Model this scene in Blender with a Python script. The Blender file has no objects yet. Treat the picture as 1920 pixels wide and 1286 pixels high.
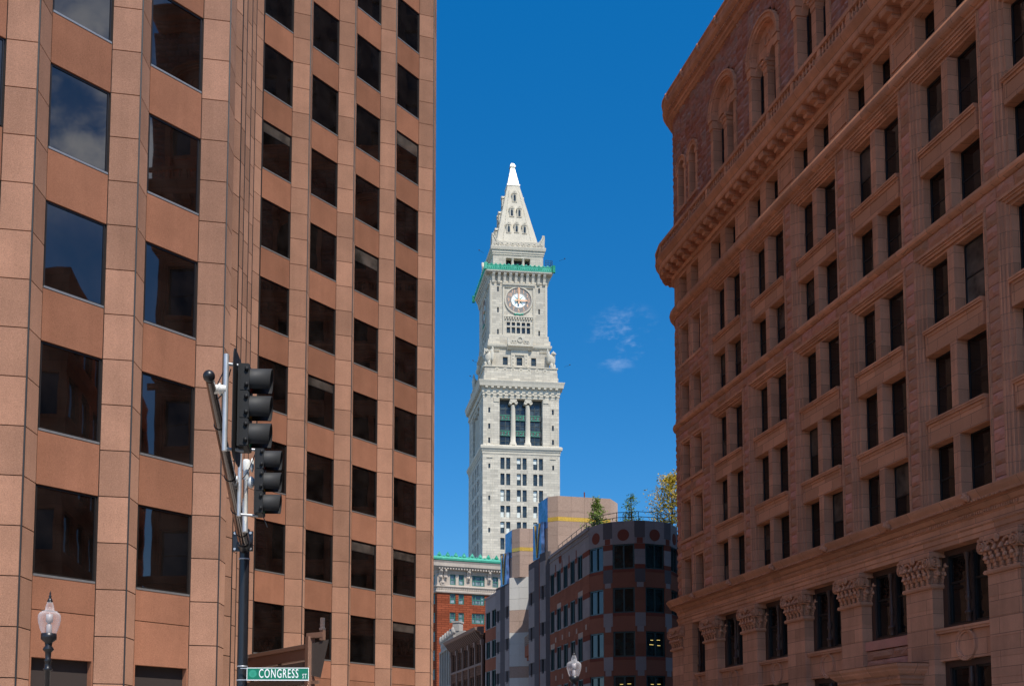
import bpy, math, random
from mathutils import Vector, Matrix
random.seed(7)
R = math.radians
S = bpy.context.scene
C = S.collection

# ------------------------------------------------------------------ camera
F_PX, PPX, PPY, PITCH, ROLL, EYE = 2000.0, 800.0, 1254.7, R(4.582), R(.344), 1.65
fwd = Vector((0, math.cos(PITCH), math.sin(PITCH)))
up0 = Vector((0, -math.sin(PITCH), math.cos(PITCH)))
rt0 = Vector((1, 0, 0))
rt = rt0 * math.cos(ROLL) + up0 * math.sin(ROLL)
up = up0 * math.cos(ROLL) - rt0 * math.sin(ROLL)
cd = bpy.data.cameras.new('camera')
cam = bpy.data.objects.new('camera', cd)
C.objects.link(cam)
M = Matrix((rt, up, -fwd)).transposed().to_4x4()
M.translation = Vector((0, 0, EYE))
cam.matrix_world = M
cd.sensor_fit = 'HORIZONTAL'
cd.sensor_width = 36
cd.lens = F_PX / 1920 * 36
cd.shift_x = (960 - PPX) / 1920
cd.shift_y = (PPY - 643) / 1920
cd.clip_start = .1
cd.clip_end = 5000
S.camera = cam

# ------------------------------------------------------------------ sky, sun, exposure
SUN_AZ, SUN_EL = R(157), R(55)              # azimuth clockwise from +Y
SUN_STRENGTH, SKY_STRENGTH, EXPOSURE = 4.3, .15, .4
sd = Vector((math.sin(SUN_AZ) * math.cos(SUN_EL), math.cos(SUN_AZ) * math.cos(SUN_EL), math.sin(SUN_EL)))
W = bpy.data.worlds.new('World')
S.world = W
W.use_nodes = True
nt = W.node_tree
nt.nodes.clear()
def nd(t, ty, **kw):
    n = t.nodes.new(ty)
    for k, v in kw.items():
        if k == 'I':
            for a, b in v.items(): n.inputs[a].default_value = b
        else: setattr(n, k, v)
    return n
def lk(t, a, ao, b, bi): t.links.new(a.outputs[ao], b.inputs[bi])
wo = nd(nt, 'ShaderNodeOutputWorld')
bg = nd(nt, 'ShaderNodeBackground', I={'Strength': SKY_STRENGTH})
sky = nd(nt, 'ShaderNodeTexSky', sky_type='NISHITA', sun_disc=False, sun_elevation=SUN_EL, sun_rotation=SUN_AZ,
         altitude=600, air_density=.95, dust_density=.15, ozone_density=5.0)
hs = nd(nt, 'ShaderNodeHueSaturation', I={'Hue': .497, 'Saturation': 1.335, 'Value': .97})
lk(nt, sky, 0, hs, 'Color')
# a few fair-weather clouds: wisps in front, a loose bank behind the street
tc = nd(nt, 'ShaderNodeTexCoord')
def cloud_mask(direction, r0, r1, scale, lo, hi, stretch):
    mp = nd(nt, 'ShaderNodeMapping'); mp.inputs['Scale'].default_value = stretch; lk(nt, tc, 'Generated', mp, 'Vector')
    nz = nd(nt, 'ShaderNodeTexNoise', I={'Scale': scale, 'Detail': 9, 'Roughness': .62}); lk(nt, mp, 0, nz, 'Vector')
    rm = nd(nt, 'ShaderNodeMapRange', interpolation_type='SMOOTHSTEP', I={'From Min': lo, 'From Max': hi}); lk(nt, nz, 'Fac', rm, 0)
    ds = nd(nt, 'ShaderNodeVectorMath', operation='DISTANCE'); lk(nt, tc, 'Generated', ds, 0)
    ds.inputs[1].default_value = Vector(direction).normalized()
    r2 = nd(nt, 'ShaderNodeMapRange', interpolation_type='SMOOTHSTEP', I={'From Min': r1, 'From Max': r0}); lk(nt, ds, 'Value', r2, 0)
    ml = nd(nt, 'ShaderNodeMath', operation='MULTIPLY'); lk(nt, rm, 0, ml, 0); lk(nt, r2, 0, ml, 1)
    return ml
m1 = cloud_mask((.171, .914, .367), .008, .038, 26, .47, .80, (1, 1, 2.2))
m1b = nd(nt, 'ShaderNodeMath', operation='MULTIPLY', I={1: .24}); lk(nt, m1, 0, m1b, 0)
m2 = cloud_mask((.83, -.20, .515), .04, .115, 11, .36, .60, (1, 1, 1.6))
mx = nd(nt, 'ShaderNodeMath', operation='MAXIMUM'); lk(nt, m1b, 0, mx, 0); lk(nt, m2, 0, mx, 1)
sz = nd(nt, 'ShaderNodeSeparateXYZ'); lk(nt, tc, 'Generated', sz, 0)          # clear dry air: less whitening low down
cl = nd(nt, 'ShaderNodeMapRange', I={'From Min': .08, 'From Max': .6, 'To Min': .62, 'To Max': .94}); lk(nt, sz, 'Z', cl, 0)
fy = nd(nt, 'ShaderNodeMapRange', interpolation_type='SMOOTHSTEP', I={'From Min': .35, 'From Max': .8, 'To Min': 0, 'To Max': 1}); lk(nt, sz, 'Y', fy, 0)
hs2 = nd(nt, 'ShaderNodeHueSaturation', I={'Hue': .5, 'Saturation': 1.17, 'Value': 1.06}); lk(nt, sky, 0, hs2, 'Color')
dp = nd(nt, 'ShaderNodeVectorMath', operation='SCALE'); lk(nt, hs, 'Color', dp, 0); lk(nt, cl, 0, dp, 'Scale')
sc_ = nd(nt, 'ShaderNodeMix', data_type='RGBA'); lk(nt, fy, 0, sc_, 'Factor'); lk(nt, hs2, 0, sc_, 'A'); lk(nt, dp, 0, sc_, 'B')   # deepest blue away from the sun, milkier elsewhere
mc = nd(nt, 'ShaderNodeMix', data_type='RGBA'); lk(nt, mx, 0, mc, 'Factor'); lk(nt, sc_, 'Result', mc, 'A')
mc.inputs['B'].default_value = (8.5, 8.6, 9.2, 1)
lk(nt, mc, 'Result', bg, 'Color'); lk(nt, bg, 0, wo, 0)
sl = bpy.data.lights.new('sun', 'SUN')
sl.energy = SUN_STRENGTH; sl.angle = R(.53); sl.color = (1, .95, .87)
so = bpy.data.objects.new('sun', sl); C.objects.link(so)
so.rotation_euler = (-sd).to_track_quat('-Z', 'Y').to_euler()
so.location = (30, -30, 120)
S.view_settings.view_transform = 'Standard'; S.view_settings.look = 'None'
S.view_settings.exposure = EXPOSURE; S.view_settings.gamma = 1; S.cycles.blur_glossy = .08; S.cycles.sample_clamp_indirect = 20; S.view_settings.use_curve_mapping = False

# ------------------------------------------------------------------ materials
def newmat(name):
    m = bpy.data.materials.new(name); m.use_nodes = True
    t = m.node_tree; t.nodes.clear()
    o = nd(t, 'ShaderNodeOutputMaterial'); p = nd(t, 'ShaderNodeBsdfPrincipled'); lk(t, p, 0, o, 0)
    return m, t, p
def stone(name, col, isl=.12, speck=.12, sscale=60, big=.15, bscale=.5, rough=.75, bump=.0, bumpscale=30, brick=None, hue=None, streak=0, metal=0):
    """col: base colour; isl: variation from block to block; brick=(width,height,mortar,mortar colour) courses in metres"""
    m, t, p = newmat(name)
    tc = nd(t, 'ShaderNodeTexCoord')
    ge = nd(t, 'ShaderNodeNewGeometry')
    val = None
    def mul(a, b):
        n = nd(t, 'ShaderNodeMath', operation='MULTIPLY'); t.links.new(a, n.inputs[0]); t.links.new(b, n.inputs[1]); return n.outputs[0]
    def rng(sock, lo, hi):
        n = nd(t, 'ShaderNodeMapRange', I={'To Min': lo, 'To Max': hi}); t.links.new(sock, n.inputs[0]); return n.outputs[0]
    val = rng(ge.outputs['Random Per Island'], 1 - isl, 1 + isl)
    n1 = nd(t, 'ShaderNodeTexNoise', I={'Scale': sscale, 'Detail': 3, 'Roughness': .7}); lk(t, tc, 'Object', n1, 'Vector')
    val = mul(val, rng(n1.outputs['Fac'], 1 - speck * 2, 1 + speck * 2))
    n2 = nd(t, 'ShaderNodeTexNoise', I={'Scale': bscale, 'Detail': 5, 'Roughness': .6}); lk(t, tc, 'Object', n2, 'Vector')
    val = mul(val, rng(n2.outputs['Fac'], 1 - big * 1.6, 1 + big * 1.6))
    if streak:
        mp = nd(t, 'ShaderNodeMapping'); mp.inputs['Scale'].default_value = (2.2, 2.2, .09); lk(t, tc, 'Object', mp, 0)
        n3 = nd(t, 'ShaderNodeTexNoise', I={'Scale': 1.0, 'Detail': 6, 'Roughness': .65}); lk(t, mp, 0, n3, 'Vector')
        val = mul(val, rng(n3.outputs['Fac'], 1 - streak * 1.5, 1 + streak * 1.5))
    base = nd(t, 'ShaderNodeRGB'); base.outputs[0].default_value = (*col, 1)
    bc = base.outputs[0]
    if hue:
        mxh = nd(t, 'ShaderNodeMix', data_type='RGBA'); mxh.inputs['A'].default_value = (*col, 1); mxh.inputs['B'].default_value = (*hue, 1)
        n4 = nd(t, 'ShaderNodeTexNoise', I={'Scale': bscale * 2.3, 'Detail': 4}); lk(t, tc, 'Object', n4, 'Vector')
        ad = nd(t, 'ShaderNodeMath', operation='ADD'); t.links.new(rng(n4.outputs['Fac'], -.25, .75), ad.inputs[0]); t.links.new(rng(ge.outputs['Random Per Island'], -.25, .75), ad.inputs[1]); ad.use_clamp = True
        t.links.new(ad.outputs[0], mxh.inputs['Factor']); bc = mxh.outputs['Result']
    hgt = None
    if brick:
        uvn = nd(t, 'ShaderNodeUVMap')
        bt = nd(t, 'ShaderNodeTexBrick', I={'Scale': 1.0, 'Mortar Size': brick[2], 'Mortar Smooth': .2, 'Bias': 0, 'Brick Width': brick[0], 'Row Height': brick[1]})
        bt.inputs['Color1'].default_value = (.84, .84, .84, 1); bt.inputs['Color2'].default_value = (1.12, 1.12, 1.12, 1)
        bt.inputs['Mortar'].default_value = (1, 1, 1, 1)
        lk(t, uvn, 0, bt, 'Vector')
        sx = nd(t, 'ShaderNodeSeparateColor'); lk(t, bt, 'Color', sx, 0)
        val = mul(val, sx.outputs[0])
    vm = nd(t, 'ShaderNodeVectorMath', operation='SCALE'); t.links.new(bc, vm.inputs[0]); t.links.new(val, vm.inputs['Scale'])
    out = vm.outputs[0]
    if brick:
        mm = nd(t, 'ShaderNodeMix', data_type='RGBA'); lk(t, bt, 'Fac', mm, 'Factor'); t.links.new(out, mm.inputs['A']); mm.inputs['B'].default_value = (*brick[3], 1)
        out = mm.outputs['Result']
    if metal:
        t.links.new(out, p.inputs['Base Color']); p.inputs['Roughness'].default_value = rough; p.inputs['Metallic'].default_value = metal
    else:                                        # weathered, unpolished: no sheen
        t.nodes.remove(p); p = nd(t, 'ShaderNodeBsdfDiffuse', I={'Roughness': .6}); t.links.new(out, p.inputs['Color']); lk(t, p, 0, t.nodes['Material Output'], 0)
    if bump:
        nb = nd(t, 'ShaderNodeTexNoise', I={'Scale': bumpscale, 'Detail': 6, 'Roughness': .65}); lk(t, tc, 'Object', nb, 'Vector')
        hs_ = nb.outputs['Fac']
        if brick:
            sb = nd(t, 'ShaderNodeMath', operation='SUBTRACT'); t.links.new(hs_, sb.inputs[0]); lk(t, bt, 'Fac', sb, 1); hs_ = sb.outputs[0]
        bp = nd(t, 'ShaderNodeBump', I={'Strength': min(1, bump), 'Distance': .03}); t.links.new(hs_, bp.inputs['Height']); lk(t, bp, 0, p, 'Normal')
    return m
def plain(name, col, rough=.5, metal=0, spec=.5, noise=.06, emit=None):
    m, t, p = newmat(name)
    tc = nd(t, 'ShaderNodeTexCoord')
    n1 = nd(t, 'ShaderNodeTexNoise', I={'Scale': 9, 'Detail': 5}); lk(t, tc, 'Object', n1, 'Vector')
    mr = nd(t, 'ShaderNodeMapRange', I={'To Min': 1 - noise * 2, 'To Max': 1 + noise * 2}); lk(t, n1, 'Fac', mr, 0)
    vm = nd(t, 'ShaderNodeVectorMath', operation='SCALE'); vm.inputs[0].default_value = col; lk(t, mr, 0, vm, 'Scale')
    lk(t, vm, 0, p, 'Base Color')
    m2 = nd(t, 'ShaderNodeMapRange', I={'To Min': max(0, rough - .08), 'To Max': min(1, rough + .08)}); lk(t, n1, 'Fac', m2, 0); lk(t, m2, 0, p, 'Roughness')
    p.inputs['Metallic'].default_value = metal; p.inputs['Specular IOR Level'].default_value = spec
    if emit:
        p.inputs['Emission Color'].default_value = (*emit[0], 1); p.inputs['Emission Strength'].default_value = emit[1]
    return m
def glass(name, col, ior=1.8, wob=.02, wscale=.7, rough=.015, isl=.5):
    """window glass with a dim room behind it: dark body, sky and street mirrored in a slightly wavy surface"""
    m, t, p = newmat(name)
    tc = nd(t, 'ShaderNodeTexCoord'); ge = nd(t, 'ShaderNodeNewGeometry')
    n0 = nd(t, 'ShaderNodeTexNoise', I={'Scale': 1.1, 'Detail': 3}); lk(t, tc, 'Object', n0, 'Vector')
    a = nd(t, 'ShaderNodeMapRange', I={'From Min': .35, 'From Max': .7, 'To Min': .4, 'To Max': 1.6}); lk(t, n0, 'Fac', a, 0)
    b = nd(t, 'ShaderNodeMapRange', I={'To Min': 1 - isl, 'To Max': 1 + isl}); lk(t, ge, 'Random Per Island', b, 0)
    c = nd(t, 'ShaderNodeMath', operation='MULTIPLY'); lk(t, a, 0, c, 0); lk(t, b, 0, c, 1)
    vm = nd(t, 'ShaderNodeVectorMath', operation='SCALE'); vm.inputs[0].default_value = col; lk(t, c, 0, vm, 'Scale'); lk(t, vm, 0, p, 'Base Color')
    p.inputs['Roughness'].default_value = rough; p.inputs['IOR'].default_value = ior
    n1 = nd(t, 'ShaderNodeTexNoise', I={'Scale': wscale, 'Detail': 1.5}); lk(t, tc, 'Object', n1, 'Vector')
    bp = nd(t, 'ShaderNodeBump', I={'Strength': 1, 'Distance': wob}); lk(t, n1, 'Fac', bp, 'Height'); lk(t, bp, 0, p, 'Normal')
    return m
mGran = stone('pink granite', (.32, .145, .087), isl=.13, speck=.27, sscale=38, big=.16, bscale=.8, rough=.7, streak=.11)
mGranP = stone('pink granite pier', (.41, .225, .15), isl=.17, speck=.3, sscale=38, big=.18, bscale=.7, rough=.78, bump=.15, bumpscale=60, streak=.12)
mJoint = plain('dark joint', (.035, .024, .02), .9)
mGasket = plain('black gasket', (.012, .012, .013), .6)
mBronze = plain('dark bronze frame', (.02, .016, .014), .4, .3)
mSillM = plain('metal sill', (.30, .29, .28), .4, .6)
gOffice = glass('office glass', (.006, .0045, .004), 1.72, .005, .5)
gOfficeB = glass('office glass with blind', (.075, .06, .05), 1.7, .004, .5)
gLobby = glass('lobby glass', (.085, .085, .078), 1.5, .004, .4)
sA = (.56, .25, .142)
mBrown = stone('brownstone smooth', sA, isl=.07, speck=.07, sscale=22, big=.12, bscale=.6, rough=.85, streak=.06, brick=(1.3, .55, .008, (.12, .065, .05)))
mBrownM = stone('brownstone moulding', (.60, .272, .158), isl=.06, speck=.08, sscale=22, big=.18, bscale=.8, rough=.85, streak=.16, brick=(2.2, .64, .009, (.2, .1, .065)))
mRough = stone('rock faced brownstone', (.55, .255, .15), isl=.22, speck=.12, sscale=18, big=.14, bscale=1, rough=.92, bump=.9, bumpscale=9, hue=(.50, .21, .15))
mRoughT = stone('rock faced red sandstone', (.55, .22, .155), isl=.28, speck=.12, sscale=18, big=.16, bscale=1, rough=.92, bump=.9, bumpscale=9, hue=(.33, .20, .17))
mFrameWood = plain('brown window frame', (.075, .035, .024), .55)
mBlackF = plain('black sash', (.012, .011, .011), .45)
gOld = glass('old window glass', (.006, .005, .005), 1.62, .018, .9)
gOldB = glass('old window glass with curtain', (.085, .066, .052), 1.55, .018, .9)
mTower = stone('white granite', (.63, .57, .46), isl=.03, speck=.05, sscale=6, big=.10, bscale=.25, rough=.85, streak=.13, brick=(1.9, .62, .03, (.40, .37, .32)))
mTowerM = stone('white granite moulding', (.65, .59, .475), isl=.04, speck=.05, sscale=5, big=.10, bscale=.3, rough=.85, streak=.12)
mCarve = stone('carved granite', (.60, .55, .45), isl=.1, speck=.12, sscale=5, big=.2, bscale=1, rough=.9, bump=.8, bumpscale=3)
mCopper = stone('green copper', (.05, .37, .22), isl=.15, speck=.15, sscale=4, big=.2, bscale=.6, rough=.65, hue=(.13, .46, .34))
mGold = plain('gilded tip', (.84, .80, .68), .6, .15, noise=.03)
mGoldB = stone('gold mosaic band', (.62, .40, .07), isl=.1, speck=.35, sscale=9, big=.1, rough=.4, metal=.4)
gTower = glass('tower glass', (.030, .038, .036), 1.55, .05, .5, .03, .6)
mGlintPane = plain('white reflection pane', (.62, .64, .58), .25)  # white reflection spots of the tower windows, put in as pane colour
mDkGreen = plain('dark green frame', (.035, .045, .040), .5)
mGreyCast = plain('dark cast iron panel', (.045, .05, .048), .6)
mClockR = plain('clock ring', (.215, .205, .19), .9)
mClockW = plain('clock white', (.78, .80, .78), .6)
mNum = plain('copper numerals', (.80, .45, .26), .7)
mBrick = stone('red brick courses', (.31, .080, .038), isl=.1, speck=.1, sscale=4, big=.1, bscale=.4, rough=.88, brick=(1.6, .46, .05, (.14, .035, .02)), bump=.3, bumpscale=6)
mCream = stone('cream terracotta', (.52, .44, .36), isl=.06, speck=.08, sscale=4, big=.12, bscale=.4, rough=.8, streak=.1)
mGreenF = plain('teal window frame', (.03, .13, .10), .5)
gPale = glass('pale window glass', (.16, .19, .19), 1.5, .04, .6, .03, .7)
mGreyL = stone('light grey granite', (.31, .262, .25), isl=.07, speck=.1, sscale=14, big=.07, rough=.6)
mGreyD = stone('dark grey granite', (.135, .118, .12), isl=.07, speck=.1, sscale=14, big=.07, rough=.5)
mRed = stone('red granite', (.21, .065, .045), isl=.08, speck=.12, sscale=14, big=.08, rough=.5)
mRedB = stone('brown granite', (.27, .105, .068), isl=.1, speck=.12, sscale=14, big=.1, rough=.5)
mPinkT = stone('tan pink granite', (.43, .315, .255), isl=.06, speck=.16, sscale=8, big=.06, rough=.7)
mPale = stone('pale granite', (.60, .58, .54), isl=.04, speck=.06, sscale=8, big=.05, rough=.7)
gTeal = glass('teal tinted glass', (.006, .018, .018), 1.5, .02, .5)
gBlue = glass('blue mirror glass', (.07, .13, .30), 2.0, .02, .4)
mTealF = plain('dark teal frame', (.012, .035, .035), .4)
mBStone = stone('dark brownstone', (.16, .085, .06), isl=.1, speck=.12, sscale=8, big=.15, rough=.9, brick=(.9, .35, .02, (.07, .04, .03)))
mBStoneM = plain('brownstone trim', (.19, .11, .08), .85)
mOffW = stone('off white stone', (.36, .33, .29), isl=.05, speck=.08, sscale=6, big=.1, rough=.85, streak=.1)
mBlack = plain('black enamel', (.012, .012, .014), .35)
mBlackS = plain('black signal housing', (.012, .012, .012), .6, spec=.3)
mVisor = plain('charcoal visor', (.030, .030, .030), .62, spec=.3)
mGalv = plain('galvanised pipe', (.46, .47, .48), .45, .5)
mWhiteP = plain('white enamel', (.72, .71, .66), .4)
mBulb = plain('frosted lamp tube', (.38, .37, .37), .4)
mChrome = plain('bright steel', (.75, .76, .78), .2, .9)
mArm = plain('polished dark brown arm', (.05, .032, .024), .14, .55)
mSign = plain('green reflective sheeting', (.0, .155, .085), .4, noise=.02)
mSignE = plain('sign emblem', (.03, .30, .19), .4, noise=.02)
mSignW = plain('white lettering', (.86, .87, .86), .5, noise=.02)
mBrownMet = plain('bronze anodised metal', (.26, .145, .10), .4, .25)
mSlat = plain('dim bronze glass', (.09, .075, .066), .18, .2)
mAsph = stone('asphalt', (.10, .095, .09), speck=.25, sscale=40, big=.2, bscale=.3, rough=.9)
mPave = stone('concrete pavement', (.45, .40, .35), speck=.1, sscale=30, big=.12, bscale=.4, rough=.9, brick=(1.5, 1.5, .015, (.16, .15, .14)))
mPaint = plain('road paint', (.75, .75, .72), .7)
mRoof = plain('roof gravel', (.22, .21, .2), .95)
mBark = stone('bark', (.10, .075, .055), speck=.3, sscale=20, rough=.95)
mBlackRail = plain('dark rail', (.03, .032, .034), .5, .3)
def leafmat(name, c1, c2):
    m, t, p = newmat(name)
    ge = nd(t, 'ShaderNodeNewGeometry'); tc = nd(t, 'ShaderNodeTexCoord')
    nz = nd(t, 'ShaderNodeTexNoise', I={'Scale': .9, 'Detail': 2}); lk(t, tc, 'Object', nz, 'Vector')
    ad = nd(t, 'ShaderNodeMath', operation='ADD', use_clamp=True)
    a = nd(t, 'ShaderNodeMapRange', I={'From Min': .3, 'From Max': .7, 'To Min': -.25, 'To Max': .6}); lk(t, nz, 'Fac', a, 0)
    b = nd(t, 'ShaderNodeMapRange', I={'To Min': 0, 'To Max': .6}); lk(t, ge, 'Random Per Island', b, 0)
    lk(t, a, 0, ad, 0); lk(t, b, 0, ad, 1)
    mm = nd(t, 'ShaderNodeMix', data_type='RGBA'); mm.inputs['A'].default_value = (*c1, 1); mm.inputs['B'].default_value = (*c2, 1); lk(t, ad, 0, mm, 'Factor')
    lk(t, mm, 'Result', p, 'Base Color'); p.inputs['Roughness'].default_value = .6
    tr = nd(t, 'ShaderNodeBsdfTranslucent'); lk(t, mm, 'Result', tr, 'Color')
    ms = nd(t, 'ShaderNodeMixShader', I={0: .3}); lk(t, p, 0, ms, 1); lk(t, tr, 0, ms, 2)
    lk(t, ms, 0, t.nodes['Material Output'], 0)
    return m
mLeafG = leafmat('green leaves', (.08, .15, .025), (.27, .34, .06))
mLeafB = leafmat('bluish green leaves', (.05, .12, .035), (.18, .29, .07))
mLeafY = leafmat('yellow green leaves', (.22, .22, .03), (.75, .50, .03))
# clear lamp globe
mGlobe, _t, _p = newmat('clear ribbed globe')
_p.inputs['Base Color'].default_value = (.93, .90, .91, 1); _p.inputs['Roughness'].default_value = .12
_tr = nd(_t, 'ShaderNodeBsdfTransparent'); _tr.inputs[0].default_value = (.93, .89, .89, 1)
_lw = nd(_t, 'ShaderNodeLayerWeight', I={'Blend': .35})
_mr = nd(_t, 'ShaderNodeMapRange', I={'To Min': .08, 'To Max': .6}); lk(_t, _lw, 'Facing', _mr, 0)
_ms = nd(_t, 'ShaderNodeMixShader'); lk(_t, _mr, 0, _ms, 0); lk(_t, _tr, 0, _ms, 1); lk(_t, _p, 0, _ms, 2); lk(_t, _ms, 0, _t.nodes['Material Output'], 0)

# ------------------------------------------------------------------ mesh helpers
class Fr:
    """vertical facade frame: u runs to the right seen from outside, n outward, z up"""
    def __init__(s, o, u):
        l = math.hypot(u[0], u[1]); s.o = o; s.u = (u[0] / l, u[1] / l); s.n = (s.u[1], -s.u[0]); s.L = l
    def P(s, u, n, z): return (s.o[0] + u * s.u[0] + n * s.n[0], s.o[1] + u * s.u[1] + n * s.n[1], z)
def seg(p, q): return Fr(p, (q[0] - p[0], q[1] - p[1]))
class MB:
    def __init__(s): s.v = []; s.f = []; s.m = []; s.s = []
    def face(s, pts, m=0, sm=False):
        n = len(s.v); s.v += [tuple(p) for p in pts]; s.f.append(tuple(range(n, n + len(pts)))); s.m.append(m); s.s.append(sm)
    def box(s, fr, u0, u1, n0, n1, z0, z1, m=0):
        n = len(s.v)
        s.v += [fr.P(a, b, c) for c in (z0, z1) for a, b in ((u0, n0), (u1, n0), (u1, n1), (u0, n1))]
        for q in ((3, 2, 1, 0), (4, 5, 6, 7), (0, 1, 5, 4), (1, 2, 6, 5), (2, 3, 7, 6), (3, 0, 4, 7)):
            s.f.append(tuple(n + k for k in (q[::-1]))); s.m.append(m); s.s.append(False)
    def grid(s, rows, m=0, sm=True, wrap=False):
        n = len(s.v); w = len(rows[0])
        for r in rows: s.v += [tuple(p) for p in r]
        for i in range(len(rows) - 1):
            for j in range(w if wrap else w - 1):
                k = (j + 1) % w
                s.f.append((n + i * w + j, n + i * w + k, n + (i + 1) * w + k, n + (i + 1) * w + j)); s.m.append(m); s.s.append(sm)
    def lathe(s, prof, c, seg=20, m=0, sm=True):
        s.grid([[(c[0] + r * math.cos(2 * math.pi * j / seg), c[1] + r * math.sin(2 * math.pi * j / seg), c[2] + z) for j in range(seg)] for r, z in prof], m, sm, True)
    def tube(s, pts, rad, seg=10, m=0, cap=True, sm=True):
        pts = [Vector(p) for p in pts]; rows = []
        if not isinstance(rad, (list, tuple)): rad = [rad] * len(pts)
        ref = None
        for i, p in enumerate(pts):
            d = (pts[min(i + 1, len(pts) - 1)] - pts[max(i - 1, 0)]).normalized()
            if ref is None: ref = d.orthogonal().normalized()
            a = (ref - d * ref.dot(d)); a = a.normalized() if a.length > 1e-6 else d.orthogonal().normalized()
            ref = a; b = d.cross(a)
            rows.append([p + (a * math.cos(2 * math.pi * j / seg) + b * math.sin(2 * math.pi * j / seg)) * rad[i] for j in range(seg)])
        s.grid(rows, m, sm, True)
        if cap: s.face(rows[0][::-1], m); s.face(rows[-1], m)
    def sphere(s, c, r, m=0, seg=12, rings=8, sz=1, sm=True):
        s.lathe([(max(1e-4, r * math.sin(math.pi * i / rings)), -r * sz * math.cos(math.pi * i / rings)) for i in range(rings + 1)], c, seg, m, sm)
    def blob(s, fr, u, n, z, ru, rn, rz, m=0, seg=8, rings=6):
        rows = []
        for i in range(rings + 1):
            a = math.pi * i / rings
            rows.append([fr.P(u + ru * math.sin(a) * math.cos(2 * math.pi * j / seg), n + rn * math.sin(a) * math.sin(2 * math.pi * j / seg), z + rz * math.cos(a)) for j in range(seg)])
        s.grid(rows, m, True, True)
    def prism(s, fr, prof, u0, u1, m=0):
        """(n,z) outline pushed along u, closed at both ends"""
        k = len(prof)
        for i in range(k):
            a, b = prof[i], prof[(i + 1) % k]
            s.face([fr.P(u0, *a), fr.P(u1, *a), fr.P(u1, *b), fr.P(u0, *b)], m)
        s.face([fr.P(u0, *a) for a in prof], m); s.face([fr.P(u1, *a) for a in prof[::-1]], m)
    def plate(s, fr, poly, n0, n1, m=0):
        """(u,z) outline with a thickness from n0 (back) to n1 (front)"""
        s.face([fr.P(u, n1, z) for u, z in poly], m)
        s.face([fr.P(u, n0, z) for u, z in poly[::-1]], m)
        k = len(poly)
        for i in range(k):
            a, b = poly[i], poly[(i + 1) % k]
            s.face([fr.P(a[0], n1, a[1]), fr.P(a[0], n0, a[1]), fr.P(b[0], n0, b[1]), fr.P(b[0], n1, b[1])], m)
    def sweep(s, prof, path, m=0, sm=False, cap=True):
        """(n,z) moulding profile along a plan path, mitred; outside is to the right of the path direction"""
        rows = [[] for _ in prof]
        k = len(path)
        for i, p in enumerate(path):
            def nn(a, b):
                d = Vector((b[0] - a[0], b[1] - a[1])).normalized(); return Vector((d.y, -d.x))
            if i == 0: nv = nn(path[0], path[1])
            elif i == k - 1: nv = nn(path[-2], path[-1])
            else:
                a, b = nn(path[i - 1], p), nn(p, path[i + 1]); nv = (a + b); nv = nv / max(.3, nv.length_squared / 2) if nv.length > 1e-4 else a
            for r, (n, z) in zip(rows, prof): r.append((p[0] + nv.x * n, p[1] + nv.y * n, z))
        for a, b in zip(rows[:-1], rows[1:]): s.grid([a, b], m, sm)
        if cap:
            s.face([r[0] for r in rows], m); s.face([r[-1] for r in rows[::-1]], m)
    def wall(s, fr, u0, u1, z0, z1, holes=(), n=0, dep=.3, m=0, mr=None):
        """flat wall with rectangular openings (ua,ub,za,zb) and their reveals"""
        us = sorted({u0, u1, *[h[0] for h in holes], *[h[1] for h in holes]}); zs = sorted({z0, z1, *[h[2] for h in holes], *[h[3] for h in holes]})
        us = [a for a in us if u0 <= a <= u1]; zs = [a for a in zs if z0 <= a <= z1]
        for a, b in zip(us[:-1], us[1:]):
            for c, d in zip(zs[:-1], zs[1:]):
                mu, mz = (a + b) / 2, (c + d) / 2
                if any(h[0] < mu < h[1] and h[2] < mz < h[3] for h in holes): continue
                s.face([fr.P(a, n, c), fr.P(b, n, c), fr.P(b, n, d), fr.P(a, n, d)], m)
        for a, b, c, d in holes:
            mm = m if mr is None else mr
            s.face([fr.P(a, n, c), fr.P(a, n, d), fr.P(a, n - dep, d), fr.P(a, n - dep, c)], mm)
            s.face([fr.P(b, n, d), fr.P(b, n, c), fr.P(b, n - dep, c), fr.P(b, n - dep, d)], mm)
            s.face([fr.P(a, n, d), fr.P(b, n, d), fr.P(b, n - dep, d), fr.P(a, n - dep, d)], mm)
            s.face([fr.P(b, n, c), fr.P(a, n, c), fr.P(a, n - dep, c), fr.P(b, n - dep, c)], mm)
    def rough(s, fr, u0, u1, z0, z1, n=0, k=.06, m=0, g=.014):
        k *= 1.6
        """one rock-faced block: straight arrises, a broken bulging face"""
        nu = max(2, min(5, int((u1 - u0) / .22) + 1)); nz = 3; rows = []
        for j in range(nz + 1):
            r = []
            for i in range(nu + 1):
                e = i in (0, nu) or j in (0, nz)
                a = u0 + g + (u1 - u0 - 2 * g) * (i / nu + (0 if e else random.uniform(-.3, .3) / nu)); b = z0 + g + (z1 - z0 - 2 * g) * (j / nz + (0 if e else random.uniform(-.25, .25) / nz))
                r.append(fr.P(a, n + (0 if e else random.uniform(.25, 1.2) * k), b))
            rows.append(r)
        s.grid(rows, m, False)
        for a, b in ((rows[0][0], rows[0][-1]), (rows[-1][-1], rows[-1][0]), (rows[0][-1], rows[-1][-1]), (rows[-1][0], rows[0][0])):
            s.face([a, b, (b[0] - fr.n[0] * .06, b[1] - fr.n[1] * .06, b[2]), (a[0] - fr.n[0] * .06, a[1] - fr.n[1] * .06, a[2])], m)
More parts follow.
